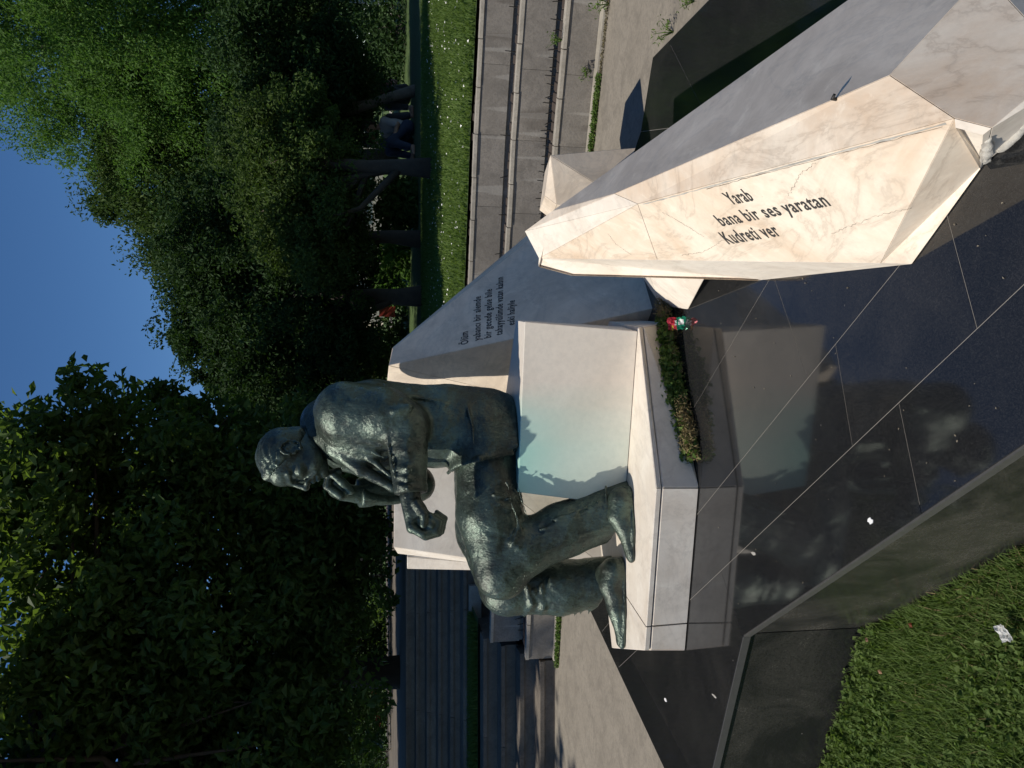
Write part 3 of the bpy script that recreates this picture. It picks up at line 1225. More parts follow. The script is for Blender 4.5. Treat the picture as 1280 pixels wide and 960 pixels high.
# ---- head frame
yaw, pit, HS = R(24), R(9), 1.10
hf = np.array([-math.cos(yaw) * math.cos(pit), -math.sin(yaw) * math.cos(pit), -math.sin(pit)])
hs = np.array([math.sin(yaw), -math.cos(yaw), 0.0])        # towards the camera side
hu = np.cross(hs, hf)
if hu[2] < 0: hu = -hu
HC = S(387, 366, 3.40)
HAX = [hf, hs, hu]


def Hd(x, y, z): return HC + (hf * x + hs * y + hu * z) * HS


body = field_box([S(470, 300, 3.25), S(280, 640, 3.8), S(330, 320, 3.05), S(480, 500, 3.0)], .03, .0042)
B = body


def hel(c, r, k, carve=False): B.ell(Hd(*c), [x * HS for x in r], k, HAX, None, carve)
def hco(a, b, ra, rb, k, carve=False): B.cone(Hd(*a), Hd(*b), ra * HS, rb * HS, k, None, carve)


# skull, face
hel((-.012, 0, .028), (.098, .077, .088), .02)
hel((.030, 0, -.042), (.060, .060, .076), .03)
hel((.058, 0, .045), (.036, .054, .042), .02)           # forehead
hel((.066, 0, -.098), (.024, .028, .020), .02)          # chin
for s_ in (-1, 1):
    hel((.020, s_ * .050, -.070), (.045, .018, .030), .025)      # jaw, jowl
    hel((.060, s_ * .044, -.020), (.024, .020, .016), .018)      # cheekbone
    hco((.088, s_ * .012, .018), (.070, s_ * .048, .020), .010, .010, .010)   # brow
    hel((.090, s_ * .031, -.001), (.017, .017, .0125), .009, True)            # socket
    hel((.0745, s_ * .031, -.002), (.0125, .014, .011), .003)    # eye
    hco((.082, s_ * .018, .006), (.078, s_ * .043, .004), .0038, .0035, .004)  # lid
    hco((.083, s_ * .018, -.011), (.077, s_ * .042, -.011), .003, .003, .004)
    hel((.101, s_ * .014, -.036), (.013, .009, .009), .006)      # nostril wing
    hco((.098, s_ * .020, -.040), (.078, s_ * .036, -.075), .004, .005, .012)  # fold beside the mouth
    hel((-.010, s_ * .080, -.002), (.022, .009, .030), .006)     # ear
    hel((-.004, s_ * .092, -.001), (.013, .010, .019), .003, True)
    ear = [(-.010 + .026 * math.cos(R(a_)), s_ * .090, .000 + .034 * math.sin(R(a_))) for a_ in range(10, 281, 30)]
    for e0, e1 in zip(ear, ear[1:]): hco(e0, e1, .0052, .0052, .003)
    hel((-.004, s_ * .086, -.032), (.009, .006, .010), .004)
    hco((.010, s_ * .084, .006), (.010, s_ * .083, -.014), .005, .006, .004)
hco((.093, 0, .014), (.116, 0, -.030), .0085, .0125, .010)
hel((.106, 0, -.038), (.014, .011, .007), .006)
hco((.094, -.012, -.052), (.097, -.002, -.058), .006, .007, .006)
hco((.094, .012, -.052), (.097, .002, -.058), .006, .007, .006)
hco((.086, -.024, -.062), (.096, 0, -.060), .006, .008, .006)
hco((.086, .024, -.062), (.096, 0, -.060), .006, .008, .006)
hco((.084, -.020, -.076), (.093, 0, -.076), .006, .008, .006)
hco((.084, .020, -.076), (.093, 0, -.076), .006, .008, .006)
hco((.088, -.024, -.0685), (.104, 0, -.0675), .0025, .0028, .003, True)
hco((.104, 0, -.0675), (.088, .024, -.0685), .0028, .0025, .003, True)
# neck and chest inside the jacket
B.cone(Hd(-.035, 0, -.045), S(424, 420, 3.46), .064, .085, .03)
B.ell(S(418, 480, 3.46), (.135, .19, .20), .05)
B.ell(S(420, 560, 3.45), (.13, .18, .18), .05)
# arms inside the sleeves, so that the hands belong to the same body
B.chain([S(440, 440, 3.30), S(427, 507, 3.21), S(345, 513, 3.14)], [.06, .045, .034], .03)
B.chain([S(405, 440, 3.64), S(355, 520, 3.57), S(342, 447, 3.49)], [.06, .042, .034], .03)
# near hand: loose fist hanging from the cuff
wr = S(345, 513, 3.14)
B.cone(wr, S(322, 518, 3.125), .034, .036, .012)
B.cone(S(338, 508, 3.13), S(300, 515, 3.105), .024, .021, .012)
B.cone(S(334, 518, 3.15), S(301, 526, 3.15), .026, .021, .012)
B.ell(S(316, 524, 3.13), (.050, .036, .034), .014)
B.ell(S(307, 533, 3.128), (.040, .040, .040), .012)
B.ell(S(305, 538, 3.105), (.028, .030, .028), .012)
for i, (du, dv, Y) in enumerate(((0, 0, 3.092), (-2, 3, 3.116), (0, 6, 3.141), (4, 8, 3.164))):
    rr = (.0150, .0155, .0145, .0125)[i]
    B.chain([S(301 + du, 514 + dv, Y), S(292 + du, 529 + dv, Y - .004), S(296 + du, 545 + dv, Y), S(308 + du, 548 + dv, Y + .004), S(316 + du, 538 + dv, Y + .006)],
            [rr * 1.12, rr * 1.06, rr * .96, rr * .88, rr * .76], .004)
B.chain([S(331, 520, 3.10), S(317, 530, 3.078), S(304, 529, 3.074)], [.019, .0165, .013], .006)
# far hand: fist under the chin
B.cone(S(342, 447, 3.49), S(345, 430, 3.47), .034, .036, .012)
B.ell(S(348, 424, 3.455), (.036, .045, .046), .015)
B.ell(S(357, 419, 3.445), (.030, .036, .040), .012)
for i, Y in enumerate((3.405, 3.43, 3.456, 3.48)):
    rr = (.0150, .0155, .0145, .0125)[i]
    B.chain([S(340, 426, Y), S(352 + i, 409, Y), S(366 + i, 411, Y), S(370 + i, 424, Y)], [rr * 1.12, rr * 1.06, rr * .95, rr * .8], .005)
B.chain([S(347, 438, 3.42), S(357, 428, 3.40), S(366, 417, 3.392)], [.019, .0165, .013], .006)
B.rough(.0014, 55, 3)
sculpt('body', body, BRONZE, statue, 1)

# ---- hair: swept back cap
hair = field_box([HC - .2, HC + .2], 0, .0045)
B = hair
clipf = [(Hd(.050, 0, .06), (hf * .83 - hu * .56))]
hair.ell(Hd(-.014, 0, .031), [.106 * HS, .083 * HS, .094 * HS], .0, HAX, clipf)
hair.ell(Hd(-.060, 0, -.030), [.050 * HS, .066 * HS, .050 * HS], .02, HAX)
hco((.044, -.050, .084), (.052, 0, .098), .009, .010, .012)
hco((.052, 0, .098), (.044, .050, .084), .010, .009, .012)
for s_ in (-1, 1):
    hco((.044, s_ * .050, .084), (.016, s_ * .073, .050), .009, .008, .010)
    hco((.012, s_ * .074, .040), (.012, s_ * .073, .006), .010, .006, .006)
idx = np.argwhere(np.abs(hair.F) < .02)
P_ = (hair.lo + idx * hair.h - HC) @ np.array(HAX).T
st = np.sin(P_[:, 1] * 330 + 14 * vnoise(P_ * 22, 4)) * .0022 + (vnoise(P_ * 40, 9) - .5) * .005
hair.F[idx[:, 0], idx[:, 1], idx[:, 2]] += st.astype(np.float32)
sculpt('hair', hair, BRONZE, statue, 0)

# ---- jacket
jk = field_box([S(490, 378, 3.2), S(315, 660, 3.85), S(490, 660, 3.05)], .09, .0062)
jk.ell(S(423, 468, 3.455), (.172, .25, .25), .05)
jk.ell(S(448, 458, 3.48), (.105, .23, .19), .06)
jk.ell(S(424, 545, 3.45), (.160, .225, .20), .05)
jk.cone(S(442, 470, 3.36), S(434, 600, 3.34), .128, .128, .05)
jk.cone(S(444, 470, 3.54), S(434, 610, 3.54), .128, .125, .05)
jk.cone(S(444, 430, 3.27), S(404, 432, 3.67), .098, .10, .06)
jk.cone(S(432, 402, 3.47), S(430, 440, 3.47), .085, .12, .05)
# skirt of the jacket over the hips, cut along its hem
hem_p = S(386, 602, 3.3)
hem_n = np.array([-.93, -.10, -.30]); hem_n /= np.linalg.norm(hem_n)
jk.cone(S(436, 560, 3.34), S(424, 640, 3.34), .125, .130, .05, [(hem_p, hem_n)])
jk.cone(S(420, 600, 3.32), S(400, 640, 3.30), .125, .125, .04, [(hem_p, hem_n)])
jk.ell(S(421, 605, 3.44), (.150, .200, .175), .05, None, [(hem_p, hem_n)])
jk.cone(S(428, 606, 3.35), S(385, 605, 3.31), .140, .142, .03, [(hem_p, hem_n)])
jk.cone(S(424, 606, 3.56), S(375, 600, 3.58), .135, .135, .03, [(hem_p, hem_n)])
# near arm
jk.cone(S(446, 430, 3.26), S(441, 480, 3.22), .108, .098, .04)
jk.cone(S(441, 480, 3.22), S(427, 508, 3.20), .098, .084, .03)
cuff_n = np.array(S(340, 514, 3.13) - S(400, 509, 3.18)); cuff_n /= np.linalg.norm(cuff_n)
jk.cone(S(427, 508, 3.20), S(338, 514, 3.135), .084, .058, .02, [(S(343, 513, 3.14), cuff_n)])
jk.cone(S(356, 513, 3.15), S(338, 514, 3.135), .062, .064, .008, [(S(344, 513, 3.14), cuff_n), (S(353, 513, 3.15), -cuff_n)])
# far arm
jk.cone(S(404, 432, 3.67), S(356, 520, 3.58), .10, .068, .04)
cf = np.array(S(340, 436, 3.48) - S(350, 520, 3.56)); cf /= np.linalg.norm(cf)
jk.cone(S(354, 522, 3.57), S(342, 436, 3.48), .068, .060, .03, [(S(342, 449, 3.49), cf)])
# open front between the lapels, then lapels and collar
jk.cone(S(398, 398, 3.46), S(352, 500, 3.44), .050, .085, .02, None, True)
lap = [S(418, 391, 3.36), S(399, 415, 3.31), S(374, 450, 3.285), S(352, 490, 3.275), S(352, 530, 3.27)]
jk.chain(lap, [.018, .024, .027, .020, .012], .016)
jk.chain([S(410, 420, 3.30), S(396, 452, 3.262), S(366, 488, 3.245)], [.012, .014, .010], .010)
jk.chain([S(405, 440, 3.27), S(384, 462, 3.25)], [.006, .006], .006)
jk.chain([S(404, 392, 3.58), S(380, 430, 3.61), S(355, 480, 3.60)], [.018, .022, .018], .016)
jk.chain([S(418, 391, 3.36), S(436, 386, 3.42), S(438, 386, 3.50), S(424, 388, 3.58), S(404, 392, 3.58)], [.018, .021, .022, .020, .018], .012)
# folds: elbow, armpit, waist, shoulder
rr2 = np.random.RandomState(5)
for i in range(0, 11):
    if i in (2, 5, 6, 9): continue
    u = 436 - i * 8.4 + rr2.uniform(-4, 4)
    yy = 3.205 - i * .0068
    a, b_ = S(u + rr2.uniform(-6, 6), 484 + i * 1.2, yy - .035), S(u - 5 + rr2.uniform(-8, 8), 530 - i * .8, yy - .045)
    m_ = (a + b_) / 2 + np.array([0, -.028, 0])
    jk.chain([a, m_, b_], [.003, .008, .004], .016)
for i in range(6):
    jk.chain([S(431 - i * 3, 478 + 3 * i, 3.14), S(446 + i, 492 + 4 * i, 3.12), S(462 - i * 2, 505 + 2 * i, 3.16)], [.006, .010, .005], .012)
for a, m_, b_ in (((452, 404, 3.30), (440, 430, 3.185), (428, 470, 3.15)), ((462, 410, 3.28), (456, 440, 3.165), (452, 478, 3.14)), ((436, 408, 3.30), (418, 440, 3.205), (402, 474, 3.20)),
                 ((425, 415, 3.30), (406, 448, 3.24), (388, 480, 3.22)), ((474, 430, 3.27), (470, 455, 3.20), (462, 485, 3.16))):
    jk.chain([S(*a), S(*m_), S(*b_)], [.006, .012, .006], .016)
for i in range(7):
    v = 545 + i * 13
    jk.chain([S(474 - i, v, 3.36), S(446 - 3 * i, v + 8 + 4 * (i % 2), 3.245), S(410 - i, v + 2, 3.25)], [.004, .010, .004], .016)
# hem and cuff edges
jk.chain([S(369, 560, 3.40), S(380, 572, 3.245), S(387, 599, 3.17), S(394, 640, 3.19)], [.008, .012, .012, .010], .004)
jk.cut((0, 0, zs + .002), (0, 0, -1))
# pocket flap, sleeve seam, breast folds
jk.chain([S(452, 584, 3.215), S(428, 590, 3.165), S(404, 592, 3.155)], [.005, .007, .005], .005)
jk.chain([S(428, 484, 3.135), S(400, 486, 3.135), S(362, 494, 3.10)], [.004, .005, .004], .006)
jk.chain([S(470, 470, 3.20), S(464, 520, 3.24), S(456, 560, 3.22)], [.004, .009, .004], .010)
jk.rough(.005, 14, 11)
jk.rough(.003, 44, 12)
sculpt('jacket', jk, BRONZE, statue, 1)

# ---- trousers
tr = field_box([S(440, 555, 3.2), S(175, 775, 3.2), S(440, 775, 3.8), S(175, 560, 3.75)], .16, .0062)
T = tr
T.cone(S(420, 608, 3.36), S(320, 612, 3.30), .132, .128, .03)
T.cone(S(320, 612, 3.30), S(250, 624, 3.26), .128, .106, .03)
T.ell(S(238, 626, 3.26), (.085, .095, .088), .03)
T.chain([S(248, 628, 3.26), S(276, 655, 3.255), S(297, 703, 3.25)], [.098, .106, .105], .03)
hc = [(S(326, 770, 3.24), np.array([-.33, .0, -.94]))]
T.cone(S(297, 703, 3.25), S(328, 785, 3.235), .105, .110, .03, hc)
T.cone(S(425, 603, 3.60), S(300, 606, 3.55), .13, .122, .03)
T.cone(S(300, 606, 3.55), S(228, 632, 3.47), .122, .112, .03)
T.ell(S(222, 634, 3.46), (.095, .10, .10), .03)
T.chain([S(226, 640, 3.46), S(226, 700, 3.42)], [.110, .108], .03)
hc2 = [(S(230, 752, 3.39), np.array([-.33, .0, -.94]))]
T.cone(S(226, 700, 3.42), S(236, 775, 3.37), .108, .098, .03, hc2)
T.cone(S(430, 615, 3.36), S(430, 615, 3.6), .12, .12, .05)
# folds behind the knee, over the thigh and along the shin
for i in range(5):
    u = 366 - i * 20 + rr2.uniform(-5, 5)
    T.chain([S(u, 615 + rr2.uniform(-6, 10), 3.17), S(u - 8, 635, 3.18), S(u - 22 + rr2.uniform(-4, 4), 652, 3.23)], [.002, .004, .003], .016)
for i in range(4):
    T.chain([S(306 - 9 * i, 648 + 3 * i, 3.17), S(282 - 6 * i, 642 + 6 * i, 3.155), S(262 - 3 * i, 632 + 8 * i, 3.18)], [.003, .006, .003], .016)
for i in range(6):
    T.chain([S(262 + 9 * i, 655 + 5 * i, 3.155), S(280 + 8 * i, 700 + 4 * i, 3.15), S(300 + 7 * i, 748, 3.155)], [.003, .005, .003], .014)
T.chain([S(285, 752, 3.20), S(322, 758, 3.145), S(352, 757, 3.17)], [.005, .006, .005], .004)
for i in range(12):
    v = 655 + i * 7
    T.chain([S(190 + rr2.uniform(-2, 4), v, 3.42), S(205 + rr2.uniform(-5, 8), v + rr2.uniform(2, 14), 3.345), S(232 + rr2.uniform(-8, 8), v + rr2.uniform(-4, 12), 3.325)], [.003, .009, .003], .016)
T.chain([S(262, 640, 3.165), S(283, 690, 3.148), S(300, 755, 3.138)], [.002, .005, .004], .006)
T.chain([S(366, 632, 3.18), S(330, 640, 3.17), S(296, 652, 3.165)], [.003, .006, .003], .008)
T.chain([S(360, 645, 3.19), S(335, 652, 3.185), S(312, 660, 3.18)], [.003, .005, .003], .008)
T.rough(.005, 13, 21)
T.rough(.003, 42, 22)
sculpt('trousers', tr, BRONZE, statue, 1)

# ---- shoes
def shoe(heel, toe, up, r0):
    heel, toe = np.array(heel), np.array(toe)
    d = (toe - heel) / np.linalg.norm(toe - heel)
    L = np.linalg.norm(toe - heel)
    f = field_box([heel - d * .05, toe + d * .05, up], .10, .0045)
    z = np.array([0, 0, 1.0])
    f.cone(heel + d * .045 + z * .028, heel + d * (L * .55) + z * .020, .036, .036, .02)
    f.cone(heel + d * (L * .55) + z * .026, toe - d * .024 + z * .009, .036, .018, .02)
    f.ell(toe - d * .036 + z * .008, (.036, .028, .014), .02)
    f.cone(heel + d * .055 + z * .04, up, .050, .050, .03)
    f.cone(heel + d * .11 + z * .055, toe - d * .12 + z * .014, .042, .024, .03)
    # welt of the sole
    f.cone(heel + d * .042 + z * .008, heel + d * (L * .6) + z * .008, .044, .047, .004, [(heel + z * .012, z)])
    f.cone(heel + d * (L * .6) + z * .008, toe - d * .034 + z * .008, .047, .028, .004, [(heel + z * .012, z)])
    f.cut(heel + z * .0005, -z)
    f.rough(.003, 40, 31)
    sculpt('shoe', f, BRONZE, statue, 1)


shoe(G(352, 787, ZB + .001), G(257, 792, ZB + .001), S(322, 762, 3.25), .05)
shoe(G(264, 778, ZB + .001), G(150, 780, ZB + .001), S(234, 748, 3.39), .05)

# =================================================================== VEGETATION
def leaf_cloud(rs, centers, sig, n, size, aspect=.5, droop=0.0, up=.35, jitter=.35):
    """n folded leaves scattered round the given centres; returns verts, quads"""
    idx = rs.randint(0, len(centers), n)
    g = rs.normal(0, 1, (n, 3))
    g *= np.minimum(1, 1.7 / (np.linalg.norm(g, axis=1) + 1e-6))[:, None]
    c = centers[idx] + g * sig[idx]
    if droop: c[:, 2] -= np.abs(rs.normal(0, droop, n))
    nrm = rs.normal(0, 1, (n, 3))
    nrm[:, 2] += up * 2
    nrm /= np.linalg.norm(nrm, axis=1)[:, None]
    a = rs.normal(0, 1, (n, 3))
    if droop: a[:, 2] -= 1.2
    a -= nrm * (a * nrm).sum(1)[:, None]
    a /= np.linalg.norm(a, axis=1)[:, None] + 1e-9
    b = np.cross(nrm, a)
    L = size * (1 + jitter * rs.uniform(-1, 1, n))[:, None]
    W = L * aspect
    bend = nrm * L * .12
    V = np.stack([c - a * L * .5, c + b * W * .5 + bend, c + a * L * .5 - bend, c - b * W * .5 + bend], 1).reshape(-1, 3)
    F = np.arange(4 * n).reshape(n, 4)
    return V, F


def tree(name, label, base, height, blobs, nclump, nleaf, size, leafmat, trunk_r, seed, group='trees behind the monument',
         barkmat=None, aspect=.5, droop=0.0, sig=.30, limbs=7, trunk_top=.6, lean=(0, 0), shell=.45, stray=.06):
    """blobs: list of (centre offset from base, radii). Clumps of leaves sit through each blob, thicker towards its outside."""
    rs = np.random.RandomState(seed)
    base = np.array(base, dtype=float)
    t = thing(name, label, 'tree', tuple(base), group)
    cen = []
    vol = np.array([r[0] * r[1] * r[2] for _, r in blobs]) ** (2 / 3)
    vol /= vol.sum()
    for (off, rad), v in zip(blobs, vol):
        k = max(6, int(nclump * v))
        d = rs.normal(0, 1, (k, 3))
        d /= np.linalg.norm(d, axis=1)[:, None]
        rr = (shell + (1 - shell) * rs.rand(k)) ** .6
        rr *= 1 + .16 * rs.normal(0, 1, k)
        cen.append(base + np.array(off) + d * rr[:, None] * np.array(rad))
    cen = np.concatenate(cen)
    kids = np.repeat(cen, 4, 0) + rs.normal(0, 1, (len(cen) * 4, 3)) * sig * .75
    cen = np.concatenate([cen, kids])
    cs = .52 * sig * (.55 + .9 * rs.rand(len(cen)))[:, None] * np.array([1, 1, .75])
    V, F = leaf_cloud(rs, cen, cs, nleaf, size, aspect, droop)
    put('crown', mesh_np('crown', V, F, leafmat), t)
    # trunk and limbs
    bm = bmesh.new()
    top = base + np.array([lean[0], lean[1], height * trunk_top])
    pts, rad = [], []
    for i in range(6):
        f = i / 5
        w = rs.normal(0, .035, 3) * height * .12 * (f > 0)
        pts.append(base + (top - base) * f + w)
        rad.append(trunk_r * (1.25 if i == 0 else 1 - .62 * f))
    pts[0][2] -= .1
    add_tube(bm, pts, rad, 9)
    from_bm('trunk', bm, barkmat or BARK, t, True)
    bm = bmesh.new()
    sel = rs.choice(len(cen), min(limbs, len(cen)), replace=False)
    for j in sel:
        f = rs.uniform(.35, 1.0)
        s0 = np.array(pts[0]) * (1 - f) + np.array(pts[-1]) * f
        k = int(f * 5)
        s0 = np.array(pts[k])
        e0 = cen[j]
        m0 = (s0 + e0) / 2 + rs.normal(0, .08, 3) * np.linalg.norm(e0 - s0) + np.array([0, 0, .08]) * np.linalg.norm(e0 - s0)
        r0 = rad[k] * .55
        add_tube(bm, [s0, (s0 + m0) / 2, m0, (m0 + e0) / 2, e0], [r0, r0 * .75, r0 * .55, r0 * .35, r0 * .12], 6)
    from_bm('limbs', bm, barkmat or BARK, t, True)
    return t


def at(U, V, Y):
    p = D(U, V, Y)
    return np.array(p)


def blob(base, U, V, Y, pxU, pxV, dy):
    c = at(U, V, Y)
    k = Y / FPX
    return (tuple(c - np.array(base)), (pxU * k, dy, pxV * k))


def base_at(U, Y, z): return (float(D(U, 500, Y).x), Y, z)


# right: tall feathery trees in sun
b = base_at(985, 21, ZL)
tree('feathery_tree', 'tall sunlit tree with drooping feathery pale green crown, at the right of the view', b, 12,
     [blob(b, 930, 60, 20, 110, 120, 3), blob(b, 1010, 160, 20.5, 130, 170, 3), blob(b, 870, 150, 20.5, 100, 90, 2.5), blob(b, 930, -60, 21, 100, 100, 2.5), blob(b, 800, 130, 21.5, 70, 60, 2), blob(b, 880, 260, 20, 90, 60, 2)],
     300, 190000, .105, LEAF_BRIGHT, .32, 1, droop=.16, sig=.44, aspect=.30, limbs=16, lean=(-.6, 0))
b = base_at(760, 24, ZL)
tree('feathery_tree', 'sunlit bushy green tree with its crown peak left of the feathery tree', b, 10,
     [blob(b, 740, 190, 24, 80, 70, 2.5), blob(b, 660, 245, 24.5, 60, 55, 2), blob(b, 800, 250, 23.5, 90, 80, 2.5), blob(b, 620, 290, 25, 60, 60, 2), blob(b, 700, 330, 24, 110, 60, 2.5)],
     220, 130000, .115, LEAF_MID, .28, 2, sig=.48, aspect=.42, droop=.1, limbs=12)
# broad dark tree in the middle
b = base_at(661, 13.4, ZL)
tree('broad_tree', 'broad dark green tree with low crown, its forked trunk right of the grey slab', b, 5.5,
     [blob(b, 560, 320, 14.5, 110, 90, 1.8), blob(b, 640, 290, 14.5, 90, 80, 1.6), blob(b, 700, 360, 14, 110, 80, 1.6), blob(b, 520, 290, 15, 50, 60, 1.2), blob(b, 600, 400, 14, 120, 50, 1.4), blob(b, 760, 340, 14.5, 80, 70, 1.4)],
     220, 150000, .075, LEAF_DARK, .12, 3, sig=.26, limbs=16, trunk_top=.45)
b = base_at(591, 12.6, ZL)
tree('broad_tree', 'dark tree with thick leaning trunk nearest the grey slab', b, 4.6,
     [blob(b, 545, 380, 13, 95, 65, 1.4), blob(b, 500, 345, 13.5, 45, 75, 1.2), blob(b, 510, 430, 13, 55, 40, 1.1)],
     110, 60000, .07, LEAF_DARK, .14, 4, sig=.26, limbs=10, trunk_top=.4)
b = base_at(752, 10.7, ZL)
tree('olive_tree', 'tree with dark straight trunk on the lawn and yellowish green low crown', b, 3.6,
     [blob(b, 700, 400, 11, 75, 55, .9), blob(b, 770, 375, 11.2, 70, 60, .9), blob(b, 650, 420, 11.2, 40, 45, .7), blob(b, 720, 345, 11.4, 70, 45, .8)],
     120, 70000, .055, LEAF_OLIVE, .115, 5, sig=.20, limbs=12, trunk_top=.55)
b = base_at(850, 15, ZL)
tree('broad_tree', 'dark low tree with pale leaning trunk under the feathery tree', b, 5,
     [blob(b, 880, 340, 15, 90, 60, 1.5), blob(b, 820, 395, 15, 70, 50, 1.3), blob(b, 945, 370, 15.5, 70, 60, 1.4), blob(b, 860, 430, 15.5, 80, 30, 1.2)],
     110, 60000, .08, LEAF_DARK, .09, 6, sig=.30, limbs=14, trunk_top=.5, barkmat=PALE_BARK, lean=(-.9, .2))
# left: near broad-leaved tree that overhangs the view
b = base_at(120, 12.5, 1.15)
tree('broad_leaved_tree', 'large dark broad-leaved tree rising behind the head of the bronze figure', b, 8,
     [blob(b, 250, 240, 10.5, 150, 110, 1.6), blob(b, 380, 330, 11, 75, 95, 1.2), blob(b, 400, 200, 10.8, 50, 70, .9), blob(b, 120, 330, 10.5, 150, 120, 1.5),
      blob(b, 300, 400, 11.2, 150, 70, 1.2), blob(b, 60, 160, 10, 110, 110, 1.5), blob(b, 330, 130, 10.5, 70, 60, .9)],
     230, 56000, .115, LEAF_NEAR, .20, 7, sig=.30, aspect=.55, limbs=22, trunk_top=.6)
b = base_at(-110, 9.4, 1.15)
tree('broad_leaved_tree', 'dark tree with visible branches against the sky at the far left of the view', b, 8.5,
     [blob(b, 375, 30, 9.6, 70, 50, .8), blob(b, 300, 40, 9.4, 90, 60, .9), blob(b, 180, 60, 9.2, 110, 70, 1.0), blob(b, 60, 40, 9, 110, 80, 1.1), blob(b, 425, 112, 9.8, 22, 22, .4), blob(b, 40, 300, 9.4, 80, 120, 1.0)],
     85, 17000, .125, LEAF_NEAR, .15, 8, sig=.30, aspect=.55, limbs=26, trunk_top=.75, lean=(2.0, 0))
b = base_at(300, 19, ZL)
tree('broad_tree', 'dark tree behind the terrace with crown low over the ground', b, 6,
     [blob(b, 330, 400, 18, 130, 60, 1.8), blob(b, 200, 420, 18, 130, 55, 1.8), blob(b, 90, 400, 17.5, 130, 70, 1.8), blob(b, 430, 380, 18.5, 90, 80, 1.8), blob(b, 250, 330, 18.5, 200, 80, 1.8)],
     160, 70000, .11, LEAF_DARK, .2, 9, sig=.40, limbs=12, trunk_top=.5)
# trees outside the frame on the left whose shade falls on the stairs and terrace
for i, (x, y, z, r, seed) in enumerate(((-9.0, 8.9, 6.2, 2.5, 21), (-12.5, 8.0, 7.0, 3.0, 22), (-7.0, 10.6, 5.6, 2.2, 23), (-6.9, 8.9, 6.3, 2.0, 24), (-10.5, 8.4, 7.6, 2.4, 25))):
    b = (x, y, ZV)
    tree('broad_leaved_tree', ('leafy tree beside the lower stair at the left', 'taller leafy tree farther left of the stairs', 'leafy tree on the terrace behind the upper stair', 'leafy tree nearest the pavement at the left', 'tall leafy tree on the pavement at the far left')[i], b, z + r,
         [((0, 0, z), (r, r, r * .8)), ((.5, -.3, z - r * .6), (r * .8, r * .8, r * .5)), ((-.6, .5, z + .4), (r * .9, r * .9, r * .6))],
         150, 34000, .22, LEAF_NEAR, .22, seed, sig=.46, limbs=12)
# shrubs and wood closing the view under the crowns
far = []
rs = np.random.RandomState(77)
hc_ = np.stack([rs.uniform(-45, 60, 420), rs.uniform(62, 78, 420), rs.uniform(1, 9, 420)], 1)
V_, F_ = leaf_cloud(rs, hc_, np.full((420, 1), 1.1) * np.array([[1.3, 1, .9]]), 60000, .55, .6)
o = put('far_wood', mesh_np('far_wood', V_, F_, LEAF_DARK))
tag(o, 'dark mass of trees far off across the park', None, None, 'stuff')


def shrub(name, label, p, r, h, n, size, mat, seed, group='shrubs under the park trees'):
    rs = np.random.RandomState(seed)
    t = thing(name, label, 'shrub', p, group)
    d = rs.normal(0, 1, (40, 3))
    d /= np.linalg.norm(d, axis=1)[:, None]
    d[:, 2] = np.abs(d[:, 2])
    c = np.array(p) + d * np.array([r, r, h]) * (.5 + .5 * rs.rand(40))[:, None]
    V, F = leaf_cloud(rs, c, np.full((40, 1), .22 * r) * np.ones((1, 3)), n, size, .55)
    put('foliage', mesh_np('foliage', V, F, mat), t)
    bm = bmesh.new()
    for j in range(7):
        e0 = c[j]
        add_tube(bm, [Vector(p), (Vector(p) + Vector(e0)) / 2 + Vector((0, 0, .05)), Vector(e0)], [.02, .014, .006], 5)
    from_bm('stems', bm, BARK, t)
    return t


shl = [(700, 14.5, .6, .7, LEAF_MID, 'small fresh green shrub right of the leaning trunk'), (628, 17, .7, .8, LEAF_BRIGHT, 'pale green shrub between the two dark trunks'),
       (520, 18, .9, .9, LEAF_MID, 'green shrub above the tip of the grey slab'), (930, 19, 1.1, 1.2, LEAF_DARK, 'dark shrub at the right behind the people'),
       (870, 22, 1.2, 1.3, LEAF_DARK, 'dark wide shrub behind the seated people'), (400, 24, 1.6, 1.5, LEAF_DARK, 'dark shrub behind the bronze shoulder'),
       (230, 26, 1.5, 1.4, LEAF_DARK, 'dark shrub left of the fence posts'), (20, 20, 1.4, 1.6, LEAF_DARK, 'dark shrub at the far left over the terrace'), (150, 22, 1.2, 1.1, LEAF_NEAR, 'mid green shrub over the terrace edge')]
for i, (U, Y, r, h, mt, lab) in enumerate(shl):
    shrub('shrub', lab, base_at(U, Y, ZL), r, h, 2600, .11, mt, 40 + i)


def flowers(label, U, Y, seed):
    rs = np.random.RandomState(seed)
    p = np.array(base_at(U, Y, ZL))
    t = thing('rose_bush', label, 'flowers', tuple(p), 'red flowering bushes')
    c = p + rs.normal(0, 1, (30, 3)) * np.array([.45, .4, .25]) + np.array([0, 0, .55])
    V, F = leaf_cloud(rs, c, np.full((30, 3), .12), 900, .08, .6)
    put('foliage', mesh_np('foliage', V, F, LEAF_MID), t)
    V, F = leaf_cloud(rs, c[:14] + np.array([0, -.25, .12]), np.full((14, 3), .06), 260, .075, .9)
    put('blossoms', mesh_np('blossoms', V, F, ROSE), t)


flowers('red flowering bush over the left terrace', 85, 21, 5)
flowers('small red flowering bush at the tip of the grey slab', 492, 19, 6)


# grass blades near the camera
def inside(x, y, poly):
    c = np.zeros(len(x), bool)
    n = len(poly)
    for i in range(n):
        x0, y0 = poly[i][:2]
        x1, y1 = poly[(i + 1) % n][:2]
        m = ((y0 > y) != (y1 > y)) & (x < (x1 - x0) * (y - y0) / (y1 - y0 + 1e-12) + x0)
        c ^= m
    return c


